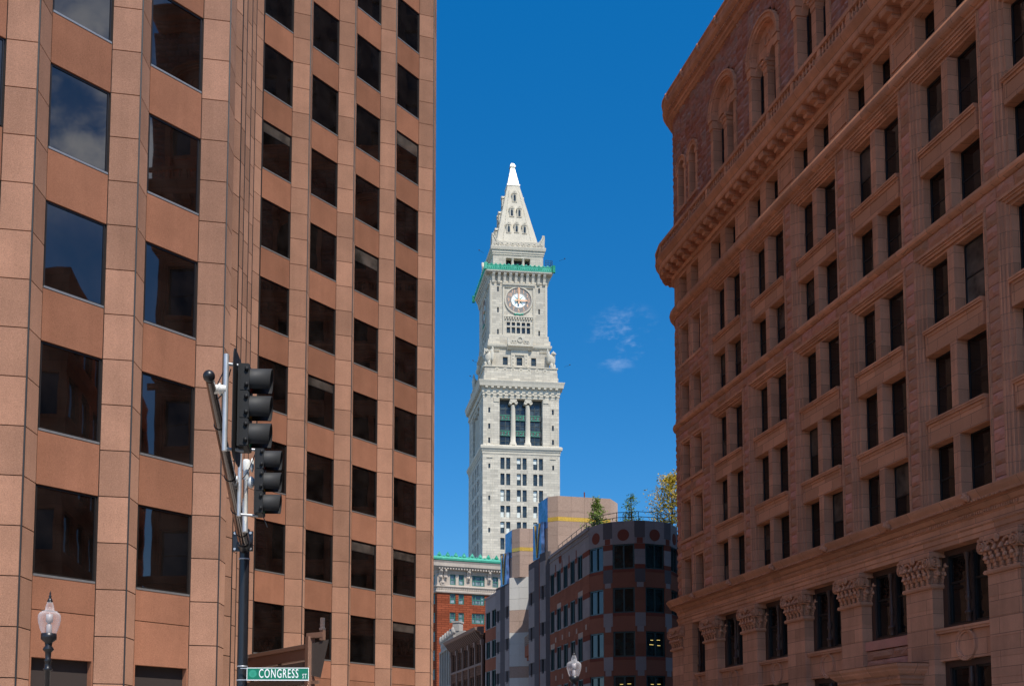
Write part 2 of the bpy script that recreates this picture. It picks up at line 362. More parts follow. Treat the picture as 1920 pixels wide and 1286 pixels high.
    def ring(s, fr, u, z, r0, r1, n0, n1, m=0, seg=32, su=1, sz=1):
        rows = []
        for r, n in ((r0, n0), (r0, n1), (r1, n1), (r1, n0)):
            rows.append([fr.P(u + su * r * math.cos(2 * math.pi * j / seg), n, z + sz * r * math.sin(2 * math.pi * j / seg)) for j in range(seg)])
        s.grid(rows, m, False, True)
    def merge(s, o, m):
        n = len(s.v); s.v += o.v; s.f += [tuple(i + n for i in f) for f in o.f]; s.m += [m] * len(o.f); s.s += o.s
    def build(s, name, mats, parent=None, kind=None, label=None, cat=None, group=None):
        if not isinstance(mats, (list, tuple)): mats = [mats]
        off = Vector((0, 0, 0)); q = parent
        while q is not None: off += q.location; q = q.parent
        me = bpy.data.meshes.new(name)
        me.from_pydata([(a - off.x, b - off.y, c - off.z) for a, b, c in s.v], [], s.f)
        for mt in mats: me.materials.append(mt)
        uv = me.uv_layers.new(name='UVMap'); dat = [0.0] * (2 * len(me.loops)); vs = s.v; k = 0
        for f in s.f:
            p0, p1, p2 = (Vector(vs[f[i]]) for i in (0, 1, 2)); nr = (p1 - p0).cross(p2 - p0)
            if nr.length < 1e-9 and len(f) > 3: nr = (Vector(vs[f[2]]) - p0).cross(Vector(vs[f[3]]) - p0)
            if nr.length > 1e-9: nr.normalize()
            fl = abs(nr.z) > .75; h = math.hypot(nr.x, nr.y) or 1
            tx, ty = -nr.y / h, nr.x / h
            if abs(tx) > abs(ty):
                if tx < 0: tx, ty = -tx, -ty
            elif ty < 0: tx, ty = -tx, -ty
            for i in f:
                p = vs[i]
                dat[k] = p[0] if fl else p[0] * tx + p[1] * ty; dat[k + 1] = p[1] if fl else p[2]; k += 2
        uv.data.foreach_set('uv', dat)
        me.polygons.foreach_set('material_index', s.m); me.polygons.foreach_set('use_smooth', s.s)
        me.update()
        o = bpy.data.objects.new(name, me); C.objects.link(o)
        if parent is not None: o.parent = parent
        tag(o, label, cat, group, kind)
        return o
def tag(o, label=None, cat=None, group=None, kind=None):
    if label: o['label'] = label
    if cat: o['category'] = cat
    if group: o['group'] = group
    if kind: o['kind'] = kind
    return o
def thing(name, loc, label, cat, group=None):
    o = bpy.data.objects.new(name, None); o.empty_display_size = .3; C.objects.link(o); o.location = loc
    return tag(o, label, cat, group)
def copy_tree(o, parent=None):
    c = o.copy(); C.objects.link(c); c.parent = parent
    for ch in list(o.children): copy_tree(ch, c)
    return c
def text_polys(txt, size, sx=1.0, bold=.012, gap=1.0):
    cu = bpy.data.curves.new('lettering', 'FONT'); cu.body = txt; cu.size = size; cu.align_x = 'CENTER'; cu.align_y = 'CENTER'; cu.resolution_u = 3; cu.space_character = gap
    cu.offset = bold * size
    ob = bpy.data.objects.new('lettering', cu); C.objects.link(ob)
    bpy.context.view_layer.update()
    me = bpy.data.meshes.new_from_object(ob.evaluated_get(bpy.context.evaluated_depsgraph_get()))
    out = [[(me.vertices[i].co.x * sx, me.vertices[i].co.y) for i in p.vertices] for p in me.polygons]
    bpy.data.objects.remove(ob); bpy.data.curves.remove(cu); bpy.data.meshes.remove(me)
    return out
def inframe(p):
    d = Vector(p) - Vector((0, 0, EYE)); z = d.dot(fwd)
    if z < .5: return False
    x = PPX + F_PX * d.dot(rt) / z; y = PPY - F_PX * d.dot(up) / z
    return -40 < x < 1960 and -60 < y < 1330
class Win:
    """a building's windows: each one in view is a part with its pane, those out of view go into one part"""
    def __init__(s, parent, cap=99): s.p = parent; s.k = 0; s.cap = cap; s.of = MB(); s.og = MB(); s.fm = None
    def add(s, fr, u0, u1, z0, z1, n, fm, gm, fw=.06, vb=(), hb=(), dep=.06, name='window', g2=None):
        seen = inframe(fr.P((u0 + u1) / 2, n, (z0 + z1) / 2)) and s.k < s.cap
        f, g = (MB(), MB()) if seen else (s.of, s.og)
        a = fr
        f.box(a, u0, u0 + fw, n, n + dep, z0, z1); f.box(a, u1 - fw, u1, n, n + dep, z0, z1)
        f.box(a, u0 + fw, u1 - fw, n, n + dep, z0, z0 + fw); f.box(a, u0 + fw, u1 - fw, n, n + dep, z1 - fw, z1)
        for v in vb: f.box(a, v - fw / 2, v + fw / 2, n, n + dep, z0 + fw, z1 - fw)
        for h in hb:
            e = [u0 + fw] + sorted(vb) + [u1 - fw]
            for i in range(len(e) - 1):
                f.box(a, e[i] + (fw / 2 if i else 0), e[i + 1] - (fw / 2 if i < len(e) - 2 else 0), n, n + dep * .7, h - fw / 2, h + fw / 2)
        xs = [u0 + .01] + sorted(vb) + [u1 - .01]; ys = [z0 + .01] + sorted(hb) + [z1 - .01]
        for i in range(len(xs) - 1):
            for j in range(len(ys) - 1):
                mi = 0
                if g2 and seen: mi = g2(i, j)
                g.face([a.P(xs[i], n + .012, ys[j]), a.P(xs[i + 1], n + .012, ys[j]), a.P(xs[i + 1], n + .012, ys[j + 1]), a.P(xs[i], n + .012, ys[j + 1])], mi)
        gms = gm if isinstance(gm, list) else [gm]
        if seen:
            s.k += 1
            w = f.build(name, fm, s.p); g.build('pane', gms, w)
            return w
        s.fm = fm; s.gm = gms[0]
    def done(s):
        if s.of.v:
            w = s.of.build('other_windows', s.fm, s.p, kind='stuff'); s.og.build('pane', s.gm, w)

# ------------------------------------------------------------------ ground, roads, pavements
g = MB(); g.face([(-2500, -2500, 0), (2500, -2500, 0), (2500, 2500, 0), (-2500, 2500, 0)]); g.build('ground', mAsph, kind='structure')
g = MB(); g.face([(-3.6, -80, .004), (14.5, -80, .004), (14.5, 20, .004), (5, 200, .004), (1, 200, .004), (-2.2, 40, .004)]); g.build('road', mAsph, kind='structure')
def slab(name, poly):
    g = MB(); g.plate(Fr((0, 0), (1, 0)), [(0, 0)] * 0 or poly, 0, 0) if False else None
    g.face([(x, y, .13) for x, y in poly])
    for i in range(len(poly)):
        a, b = poly[i], poly[(i + 1) % len(poly)]; g.face([(a[0], a[1], 0), (b[0], b[1], 0), (b[0], b[1], .13), (a[0], a[1], .13)])
    g.build(name, mPave, kind='structure')
slab('pavement', [(-30, -80), (-3.8, -80), (-2.4, 40), (1.2, 62), (.8, 200), (-30, 200)])
slab('pavement', [(15, -80), (24, -80), (24, 20), (30, 90), (13.5, 94), (12, 100), (6.5, 142), (2, 200), (6, 200), (12.5, 60), (16, 30)])
g = MB()
for k in range(14): g.face([(4.6 - k * .25, 6 + k * 7, .008), (4.75 - k * .25, 6 + k * 7, .008), (4.65 - k * .25, 9 + k * 7, .008), (4.5 - k * .25, 9 + k * 7, .008)])
g.build('road_marking', mPaint, kind='structure')

# ------------------------------------------------------------------ left: pink granite office tower with saw-tooth bays
lt = thing('granite_office_tower', (-9, 45, 0), 'tall pink granite office tower with stepped bays of square dark windows, sunlit', 'office tower')
HEAD, PIT, WH = 8.74, 3.9, 2.42
TOPK, TOPZ = 17, 78.0
bk, gk = MB(), MB(); sp = pr = MB()
lw = Win(lt)
def panels(mb, fr, u0, u1, zs, n=0, m=0, gap=.012, thick=.07):
    for a, b in zip(zs[:-1], zs[1:]): mb.box(fr, u0 + gap, u1 - gap, n - thick, n, a + gap, b - gap, m)
third = PIT / 3
zj = [HEAD + third * k for k in range(-6, 200) if HEAD + third * k < TOPZ]
def pierwall(p, q, mb):
    fr = seg(p, q); panels(mb, fr, 0, fr.L, [0.13] + zj + [TOPZ], 0, 1, .014)
    bk.face([fr.P(0, -.04, 0), fr.P(fr.L, -.04, 0), fr.P(fr.L, -.04, TOPZ), fr.P(0, -.04, TOPZ)])
def bay(p0, w, pv, ret, blinds=()):
    """window plane, pier, return: three facets of one tooth; p0 is the far left end of the window plane"""
    mJ = 1
    p1 = (p0[0] + w[0], p0[1] + w[1]); p2 = (p1[0] + pv[0], p1[1] + pv[1]); p3 = (p2[0] + ret[0], p2[1] + ret[1])
    fr = seg(p0, p1); L = fr.L
    # recessed lobby opening at street level
    lob = 4.15
    d0 = .55
    sp.box(fr, 0, L, -d0 - .3, -d0 - .2, 0.13, lob, 0)
    sp.box(fr, .0, .05, -d0 - .2, 0, .13, lob); sp.box(fr, L - .05, L, -d0 - .2, 0, .13, lob)
    lw.add(fr, .05, L - .05, .5, lob, -d0 - .15, mBronze, gLobby, .07, vb=(L * .55,), hb=(lob - .45,), name='lobby_window')
    z = HEAD - WH
    sp.box(fr, .012, L - .012, -.9, 0, lob + .0, lob + 1.24); sp.box(fr, .012, L - .012, -.08, 0, lob + 1.264, z - .02)
    for k in range(TOPK):
        a, b = HEAD - WH + PIT * k, HEAD + PIT * k
        g2 = None
        if k in blinds: g2 = lambda i, j: 1 if j == 1 else 0
        hb = (b - random.choice((.5, .55, .75)),) if k in blinds else ()
        wo_ = lw.add(fr, .03, L - .03, a + .03, b - .02, -.075, mBronze, [gOffice, gOfficeB], .04, hb=hb, dep=.035, g2=g2)
        if wo_:
            sl2 = MB(); sl2.box(fr, .02, L - .02, -.1, .012, a - .03, a + .028); sl2.build('sill', mSillM, wo_)
        sp.box(fr, .012, L - .012, -.2, 0, b + .005, b + PIT - WH - .04)
    for u in (0, L): bk.face([fr.P(u, .0, 0), fr.P(u, -.25, 0), fr.P(u, -.25, TOPZ), fr.P(u, 0, TOPZ)])
    bk.face([fr.P(0, -.21, 0), fr.P(L, -.21, 0), fr.P(L, -.21, TOPZ), fr.P(0, -.21, TOPZ)])
    pierwall(p1, p2, pr)
    # black gasket on the arris between pier and return
    f2 = seg(p1, p2); gk.box(f2, f2.L - .005, f2.L + .03, -.05, .012, 0.13, TOPZ)
    p2b = (p2[0] + .02, p2[1] + .01)
    pierwall(p2b, p3, pr)
    return p3
V1 = ((1.24, 1.35), (.80, .14), (.05, .79)); V2 = ((1.2, 1.45), (.82, .25), (.05, .70))
q = (-10.36 - 2 * 2.09, 27.71 - 2 * 2.28)
for k in range(4):
    p = (-10.36 + (k - 2) * 2.09, 27.71 + (k - 2) * 2.28)
    q = bay(p, *V1)
# pleated re-entrant wall between the two wings
pts = [((-6.64, 34.4), (-6.45, 34.8)), ((-6.86, 37.0), (-6.77, 37.4)), ((-7.29, 40.4), (-7.18, 40.8)), ((-7.74, 44.0), (-7.63, 44.4)), ((-8.33, 48.6), (-8.08, 49.1))]
for i, (a, b) in enumerate(pts):
    pierwall(a, b, pr)
    f_ = seg(a, b); gk.box(f_, f_.L - .005, f_.L + .03, -.05, .012, .13, TOPZ)
    pierwall(pts[i - 1][1] if i else q, a, pr)
for k in range(4):
    p = (-8.04 + k * 2.07, 49.15 + k * 2.40)
    q = bay(p, *V2, blinds={2: (1, 5), 3: (1, 0, 7), 1: (3,)}.get(k, (6,)))
# far side and back, roof
back = [q, (.36, 60), (-.6, 64), (-4.0, 92), (-34, 92), (-34, 20), (-14.54 - .3, 20)]
for a, b in zip(back[:-1], back[1:]): pierwall(a, b, pr)
pierwall(back[-1], (-14.54, 23.15), pr)
pr.build('wall_panels', [mGran, mGranP], lt); bk.build('backing_wall', mJoint, lt)
gk.build('gaskets', mGasket, lt); lw.done()
rf = MB(); rf.face([(x, y, TOPZ - .2) for x, y in [(-14.6, 23.2), (-6.2, 32), (-8, 49), (.2, 58), (1, 64), (-2, 92), (-34, 92), (-34, 20)]]); rf.build('roof', mRoof, lt)

# ------------------------------------------------------------------ right: brownstone office building
rb = thing('brownstone_office_building', (24, 50, 0), 'reddish brown stone office building in shade with arched top windows and carved capitals', 'building')
RO, RU = (17.67, 65.63), (.1615, -.9869)
fR = Fr(RO, RU)
BAY = 5.24; NB = 8; UE = 41.4
UC, RC = -4.75, 2.5
def rpath(n=0, u1=UE):
    p = [fR.P(UC - RC, -32, 0)[:2]]
    for k in range(9):
        a = math.pi / 2 * k / 8
        p.append(fR.P(UC - RC * math.cos(a), -RC + RC * math.sin(a), 0)[:2])
    p.append(fR.P(u1, 0, 0)[:2]); p.append(fR.P(u1, -32, 0)[:2])
    return p
cen = [2.39 + BAY * i for i in range(NB)]
wl, ml, rg, rgT = MB(), MB(), MB(), MB()
rw = Win(rb)
def blocks(mb, fr, u0, u1, z0, z1, n=0, bw=.85, bh=.42, k=.06, holes=None):
    nz = max(1, round((z1 - z0) / bh)); h = (z1 - z0) / nz
    for j in range(nz):
        za, zb = z0 + j * h, z0 + (j + 1) * h
        segs = [(u0, u1)]
        if holes:
            for hu0, hu1, hz0, hz1 in holes(za, zb):
                ns = []
                for a, b in segs:
                    if hu1 <= a or hu0 >= b: ns.append((a, b)); continue
                    if hu0 > a + .04: ns.append((a, hu0))
                    if hu1 < b - .04: ns.append((hu1, b))
                segs = ns
        for a, b in segs:
            w = b - a; nn = max(1, round(w / bw)); c = a
            cuts = [a + w * (i + (random.uniform(-.22, .22) if 0 < i < nn else 0)) / nn for i in range(nn + 1)]
            for x, y in zip(cuts[:-1], cuts[1:]): mb.rough(fr, x, y, za, zb, n, k)
G1, G2 = (11.93, 23.2), (24.08, 31.4)
ROWS1 = [(11.93, 14.8), (15.9, 18.7), (19.83, 22.7)]
ROWS2 = [(24.08, 26.7), (27.8, 30.85)]
RINGS = [(.0, .13, 0), (.13, .22, -.07), (.22, .34, -.15), (.34, .45, -.28)]
def group(c, G, rows, hw=2.3):
    zt = G[1]
    for a, b, n in RINGS:
        ml.box(fR, c - hw + a, c - hw + b, -.7, n, G[0], zt - a); ml.box(fR, c + hw - b, c + hw - a, -.7, n, G[0], zt - a)
        ml.box(fR, c - hw + b, c + hw - b, -.7, n - .003, zt - b, zt - a)
        # a fine bead along each step
        ml.box(fR, c - hw + a + .035, c - hw + a + .06, n, n + .02, G[0], zt - a - .05); ml.box(fR, c + hw - a - .06, c + hw - a - .035, n, n + .02, G[0], zt - a - .05)
    io = hw - .45
    for i, (a, b) in enumerate(rows):
        b2 = min(b, zt - .45)
        for s in (-1, 1):
            x0, x1 = (c - io, c - .2) if s < 0 else (c + .2, c + io)
            rw_pairs.append((x0, x1, a, b2))
        ml.box(fR, c - .2, c + .2, -.7, -.12, a, b2)
        for du in (-.1, .0, .1): ml.box(fR, c + du - .015, c + du + .015, -.12, -.1, a + .1, b2 - .1)
        rw.add(fR, c - io, c + io, a, b2, -.66, mBlackF, [gOld, gOldB], .07, vb=(c - .23, c + .23), hb=((a + b2) / 2,), dep=.05, g2=lambda i, j: 1 if i != 1 and random.random() < (.16 if j else .1) else 0)
        if i < len(rows) - 1:
            z1 = rows[i + 1][0]
            wl.box(fR, c - io, c + io, -.72, -.17, b, z1 - .17)
            wl.box(fR, c - io + .02, c + io - .02, -.17, -.13, b + .02, b + .16); wl.box(fR, c - io + .02, c - io + .14, -.17, -.135, b + .16, z1 - .3); wl.box(fR, c + io - .14, c + io - .02, -.17, -.135, b + .16, z1 - .3)
            wl.box(fR, c - io + .02, c + io - .02, -.17, -.13, z1 - .3, z1 - .17)
            ml.box(fR, c - io, c + io, -.72, -.04, z1 - .17, z1 - .08); ml.box(fR, c - io, c + io, -.72, .0, z1 - .08, z1)
rw_pairs = []
for c in cen:
    group(c, G1, ROWS1); group(c, G2, ROWS2)
    blocks(rg, fR, c + 2.3, min(UE, c + 2.94), G1[0], G1[1], -.03, .64, .46, .06); blocks(rg, fR, c + 2.3, min(UE, c + 2.94), G2[0], G2[1], -.03, .64, .46, .06)
    blocks(rg, fR, c - 2.3, c + 2.94, 23.2, 23.7, -.02, 1.0, .5, .07); 
# end bay by the rounded corner: single windows in rock-faced wall, both groups
SW = [(-4.35, -3.15), (-2.5, -1.3)]
def endholes(rows):
    return lambda za, zb: [(a - .28, b + .28, 0, 0) for a, b in SW for r in rows if zb > r[0] - .1 and za < r[1] + .2]
ER1 = [(12.1, 14.6), (15.95, 18.5), (19.9, 22.45)]; ER2 = [(24.25, 26.5), (27.85, 30.4)]
for G, rows in ((G1, ER1), (G2, ER2)):
    blocks(rg, fR, UC, .09, G[0], G[1], -.03, .8, .46, .06, endholes(rows))
    wl.wall(fR, UC, .09, G[0], G[1], [(a - .28, b + .28, r_[0], r_[1] + .28) for a, b in SW for r_ in rows], -.07, .5)
    for a, b in SW:
        for z0, z1 in rows:
            for k, (e, n) in enumerate(((.28, .0), (.14, -.08))):
                i = e - .14
                ml.box(fR, a - e, a - i, -.7, n, z0, z1 + e); ml.box(fR, b + i, b + e, -.7, n, z0, z1 + e); ml.box(fR, a - i, b + i, -.7, n, z1 + i, z1 + e)
            ml.box(fR, a - .34, b + .34, -.7, .06, z0 - .2, z0)
            rw.add(fR, a, b, z0, z1, -.6, mBlackF, gOld, .07, hb=((z0 + z1) / 2,), dep=.05)
blocks(rg, fR, UC, .09, 23.2, 23.7, -.02, 1.0, .5, .07)
arcp = rpath()[1:10]
for G in (G1, G2, (23.2, 23.7)):
    for a, b in zip(arcp[:-1], arcp[1:]): blocks(rg, seg(a, b), 0, seg(a, b).L, G[0], G[1], -.03, .8, .46, .05)
# side walls: deep flank down the side street and the near end
def flank(p, q, z0, z1):
    f = seg(p, q); wl.face([f.P(0, 0, z0), f.P(f.L, 0, z0), f.P(f.L, 0, z1), f.P(0, 0, z1)]); return f
rp = rpath()
for a, b in ((rp[0], rp[1]), (rp[-2], rp[-1]), (rp[-1], rp[0])): flank(a, b, 0, 45.6)
# string course, torus
PT = rpath()
ml.sweep([(-.1, 23.7), (.05, 23.72), (.16, 23.8), (.22, 23.88), (.22, 24.0), (.14, 24.06), (-.1, 24.08)], PT)
ml.sweep([(-.1, 31.4), (.06, 31.42), (.08, 31.5)] + [(.08 + .28 * math.sin(math.pi * k / 8), 31.82 - .32 * math.cos(math.pi * k / 8)) for k in range(9)] + [(.05, 32.16), (-.1, 32.18)], PT, sm=True)
# attic windows between panelled piers
for c in cen + [None]:
    if c is None:
        prs = SW; lo, hi = UC, .09
    else:
        prs = [(c - 1.7, c - .35), (c + .35, c + 1.7)]; lo, hi = c - 2.3, c + 2.94
    wl.wall(fR, lo, hi, 32.16, 34.25, [(a, b, 32.3, 33.95) for a, b in prs], 0, .6)
    for a, b in prs: rw.add(fR, a, b, 32.3, 33.95, -.58, mBlackF, gOld, .06, hb=(33.1,), dep=.05)
    if c is not None:
        a, b = prs[1][1] + .18, c + 2.94 + .42
        for x0, x1, z0, z1 in ((a, b, 32.45, 32.55), (a, b, 33.75, 33.85), (a, a + .1, 32.55, 33.75), (b - .1, b, 32.55, 33.75)): ml.box(fR, x0, x1, -.05, .05, z0, z1)
for a, b in zip(arcp[:-1], arcp[1:]):
    f = seg(a, b); wl.face([f.P(0, 0, 32.16), f.P(f.L, 0, 32.16), f.P(f.L, 0, 34.25), f.P(0, 0, 34.25)])
# balcony cornice
ml.sweep([(-.1, 34.2), (.12, 34.2), (.18, 34.28), (.22, 34.36), (.14, 34.42), (.14, 34.86), (.95, 34.88), (1.02, 34.95), (1.04, 35.2), (1.16, 35.34), (1.26, 35.5), (1.28, 35.56), (-.1, 35.58)], PT)
bps = []
u = UC + .3
while u < UE: bps.append((fR, u)); u += BAY / 5
for k in range(3):
    a = math.pi / 2 * (k + .35) / 3; p = fR.P(UC - RC * math.sin(a), -RC + RC * math.cos(a), 0); t = (-math.cos(a), -math.sin(a))
    d = Vector(fR.P(-t[0] * -1, 0, 0)) - Vector(fR.P(0, 0, 0))
    tx = fR.P(math.cos(a), math.sin(a), 0); o0 = fR.P(0, 0, 0)
    bps.append((Fr(p[:2], (tx[0] - o0[0], tx[1] - o0[1])), 0))
for f, u in bps:
    if not inframe(f.P(u, .5, 34.5)) and f is fR and u < 24: continue
    b = MB()
    b.prism(f, [(.14, 34.4), (.52, 34.4), (.56, 34.5), (.56, 34.62), (.14, 34.62)], u - .2, u + .2)
    b.prism(f, [(.14, 34.62), (.84, 34.62), (.9, 34.72), (.9, 34.877), (.14, 34.877)], u - .27, u + .27)
    b.build('bracket', mBrownM, rb)
# balustrade in sections between low dies
def balustrade(f, u0, u1, n):
    b = MB(); b.box(f, u0, u1, n - .2, n, 35.575, 35.68); b.box(f, u0, u1, n - .22, n + .03, 36.2, 36.4)
    b.box(f, u0, u0 + .26, n - .2, n, 35.68, 36.2)
    k = max(2, int((u1 - u0 - .3) / .29)); w = (u1 - u0 - .26) / k
    for i in range(k):
        p = f.P(u0 + .26 + (i + .5) * w, n - .1, 35.68)
        b.lathe([(.07, 0), (.07, .05), (.04, .1), (.075, .24), (.05, .38), (.035, .45), (.07, .52)], p, 7)
    b.build('balustrade', mBrownM, rb)
for c in cen: balustrade(fR, c - 2.3, c + .32, 1.25); balustrade(fR, c + .32, c + 2.94, 1.25)
balustrade(fR, UC, .09, 1.25)
PTo = [fR.P(UC - (RC + 1.25) * math.sin(math.pi / 2 * k / 4), -RC + (RC + 1.25) * math.cos(math.pi / 2 * k / 4), 0)[:2] for k in range(4, -1, -1)]
for a, b in zip(PTo[:-1], PTo[1:]): balustrade(seg(a, b), 0, seg(a, b).L, 0)
# arched top storey
AZ0, AZ1 = 35.58, 45.7
SPR, ARO, ARI = 41.9, 1.78, 1.42
def ring_arch(mb, u, zc, r0, r1, n0, n1, seg=18, a0=0, a1=math.pi):
    rows = [[fR.P(u + r * math.cos(a0 + (a1 - a0) * j / seg), n, zc + r * math.sin(a0 + (a1 - a0) * j / seg)) for j in range(seg + 1)] for r, n in ((r0, n0), (r0, n1), (r1, n1), (r1, n0))]
    mb.grid(rows, 0, False)
def archholes(arches):
    def f(za, zb):
        out = []
        for u, z0, zc, r in arches:
            if zb <= z0 or za >= zc + r: continue
            h = max(0, za - zc); w = math.sqrt(max(0, r * r - h * h))
            out.append((u - w - .02, u + w + .02, 0, 0))
        return out
    return f
for i, c in enumerate(cen):
    blocks(rgT, fR, c - 2.3, c + 2.94, AZ0, AZ1, -.06, .75, .38, .07, archholes([(c + .32, AZ0, SPR, ARO)]))
ARCH2 = [(-3.75, 38.6, 41.4, .62), (-1.9, 38.6, 41.4, .62)]
blocks(rgT, fR, UC, .09, AZ0, AZ1, -.06, .75, .38, .07, archholes(ARCH2))
for a, b in zip(arcp[:-1], arcp[1:]): blocks(rgT, seg(a, b), 0, seg(a, b).L, AZ0, AZ1, -.06, .8, .38, .05)
wb = MB()
for a, b in zip(rp[1:-2], rp[2:-1]):
    f = seg(a, b); wb.face([f.P(0, -.72, 0), f.P(f.L, -.72, 0), f.P(f.L, -.72, 46), f.P(0, -.72, 46)])
wb.build('backing_wall', mJoint, rb)
for i, c in enumerate(cen):
    u = c + .32
    a = MB()
    ring_arch(a, u, SPR, ARI + .12, ARO, -.5, .1); ring_arch(a, u, SPR, ARI, ARI + .12, -.5, -.02); ring_arch(a, u, SPR, ARO, ARO + .1, -.2, .17)
    for s in (-1, 1):      # jamb piers with impost blocks
        e0, e1 = sorted((u + s * ARI, u + s * ARO)); a.box(fR, e0, e1, -.6, .02, AZ0, 41.1)
        a.box(fR, e0 - .06, e1 + .06, -.6, .1, 41.1, 41.6); a.box(fR, e0 - .1, e1 + .1, -.6, .16, 41.6, 41.9)
    a.build('arch', mBrownM, rb)
    # tympanum with two sub-arches and an oculus
    ty = MB(); n = -.3; r2 = .56; cc = .78
    top = lambda x: SPR + math.sqrt(max(0, ARI ** 2 - (x - u) ** 2))
    zs2 = 41.15
    xs = [u - ARI + 2 * ARI * k / 40 for k in range(41)]
    for x0, x1 in zip(xs[:-1], xs[1:]):
        xm = (x0 + x1) / 2
        d = min(abs(xm - (u - cc)), abs(xm - (u + cc)))
        lowf = lambda x: (zs2 + math.sqrt(max(0, r2 ** 2 - (min(abs(x - u + cc), abs(x - u - cc))) ** 2))) if d < r2 else zs2
        ty.face([fR.P(x0, n, lowf(x0)), fR.P(x1, n, lowf(x1)), fR.P(x1, n, top(x1)), fR.P(x0, n, top(x0))])
        ty.face([fR.P(x0, n, lowf(x0)), fR.P(x1, n, lowf(x1)), fR.P(x1, n - .32, lowf(x1)), fR.P(x0, n - .32, lowf(x0))])
    ty.ring(fR, u, 42.5, .27, .36, n - .1, n + .07, 0, 20)
    for s in (-1, 1): ring_arch(ty, u + s * cc, zs2, r2, r2 + .1, n - .1, n + .06, 14)
    ty.build('tympanum', mBrownM, rb)
    co = MB()               # centre column with capital
    co.box(fR, u - .22, u + .22, -.6, -.14, AZ0, 40.5); co.box(fR, u - .24, u + .24, -.6, -.1, 40.4, 40.5)
    for k, (w, z0, z1) in enumerate(((.26, 40.5, 40.72), (.31, 40.72, 40.95), (.37, 40.95, 41.15))): co.box(fR, u - w, u + w, -.6, -.14 + (w - .22), z0, z1)
    for s in (-1, 1): co.blob(fR, u + s * .3, -.02, 40.98, .1, .1, .13)
    co.build('column', mBrownM, rb)
    pn = MB(); pn.box(fR, u - ARI, u + ARI, -.7, -.34, AZ0, 37.7); pn.box(fR, u - ARI, u + ARI, -.7, -.26, 37.7, 37.95)
    for s in (-1, 1): pn.box(fR, u + s * .82 - .45, u + s * .82 + .45, -.34, -.28, 36.5, 36.6); pn.box(fR, u + s * .82 - .45, u + s * .82 + .45, -.34, -.28, 37.3, 37.4)
    pn.build('sill_panel', mBrownM, rb)
    rw.add(fR, u - ARI, u + ARI, 37.95, 41.75, -.62, mBlackF, gOld, .07, vb=(u - .22, u + .22), hb=(39.6,), dep=.05)
for u, z0, zc, r in ARCH2:
    a = MB(); ring_arch(a, u, zc, r - .14, r + .12, -.6, .06); ring_arch(a, u, zc, r + .12, r + .2, -.2, .12)
    for s in (-1, 1):
        e0, e1 = sorted((u + s * (r - .14), u + s * (r + .12))); a.box(fR, e0, e1, -.6, .04, z0, zc - .3); a.box(fR, e0 - .05, e1 + .05, -.6, .1, zc - .3, zc)
    a.box(fR, u - r - .2, u + r + .2, -.6, .1, z0 - .22, z0)
    a.build('arch', mBrownM, rb)
    rw.add(fR, u - r + .14, u + r - .14, z0, zc + .4, -.58, mBlackF, gOld, .06, hb=(z0 + 1.5,), dep=.05)
    # small square light under each arch
    q = MB()
    for x0, x1, za, zb in ((u - .62, u - .42, 36.6, 37.7), (u + .42, u + .62, 36.6, 37.7), (u - .62, u + .62, 37.7, 37.9), (u - .62, u + .62, 36.4, 36.6)): q.box(fR, x0, x1, -.4, .06, za, zb)
    w = q.build('window', mBrownM, rb); q = MB(); q.face([fR.P(u - .42, .02, 36.6), fR.P(u + .42, .02, 36.6), fR.P(u + .42, .02, 37.7), fR.P(u - .42, .02, 37.7)]); q.build('pane', gOld, w)
# crowning cornice
ml.sweep([(-.2, 45.55), (.12, 45.55), (.2, 45.65), (.3, 45.72), (.3, 45.9), (.42, 45.95), (.42, 46.12), (.52, 46.2), (.62, 46.3), (.66, 46.42), (.62, 46.5), (.62, 46.95), (.7, 47.0), (.72, 47.1), (-.2, 47.14)], PT)
for j in range(int((UE - UC) / .21)):
    u = UC + .1 + j * .21
    if u < 26: ml.box(fR, u, u + .1, .42, .5, 45.97, 46.1)
u = UC + .2
while u < 26:
    o = MB(); o.blob(fR, u, .68, 46.72, .17, .12, .26); o.blob(fR, u, .7, 46.95, .11, .12, .14); o.blob(fR, u - .13, .62, 46.5, .1, .1, .1); o.blob(fR, u + .13, .62, 46.5, .1, .1, .1)
    o.build('cornice_ornament', mBrownM, rb); u += BAY / 2
rf = MB(); rf.face([(p[0], p[1], 47.0) for p in rp]); rf.build('roof', mRoof, rb)
# ---- lower storey: cornice, frieze, pilasters
PL = rpath()
ml.sweep([(-.5, 10.28), (.0, 10.3), (.0, 10.48), (.05, 10.5), (.05, 10.68), (.13, 10.74), (.13, 10.8), (.03, 10.84), (.03, 11.1), (.1, 11.14), (.1, 11.32), (.2, 11.36), (.34, 11.5), (.36, 11.56), (.58, 11.58), (.62, 11.68), (.74, 11.82), (.8, 11.93), (.8, 11.97), (-.5, 12.03)], PL)
for j in range(int((UE - UC) / .13)):
    u = UC + .1 + j * .13
    if u < 27: ml.box(fR, u, u + .07, .1, .17, 11.17, 11.3)
for j in range(int((UE - UC) / .17)):
    u = UC + .1 + j * .17
    if u < 27: ml.blob(fR, u, .6, 11.59, .05, .05, .04, 0, 6, 4)
for i in range(-1, 6):
    u = cen[0] + BAY * i + 1.6; l = MB()
    l.blob(fR, u, .78, 11.78, .16, .14, .17); l.blob(fR, u, .9, 11.74, .07, .08, .07); l.blob(fR, u - .11, .8, 11.9, .06, .06, .07); l.blob(fR, u + .11, .8, 11.9, .06, .06, .07); l.blob(fR, u - .13, .74, 11.7, .09, .08, .13); l.blob(fR, u + .13, .74, 11.7, .09, .08, .13)
    l.build('lion_head', mBrownM, rb)
capital = None; pil0 = None
pil_us = [2.39 + 2.62 - BAY * 2] + [c + 2.62 - BAY for c in cen] + [cen[-1] + 2.62]
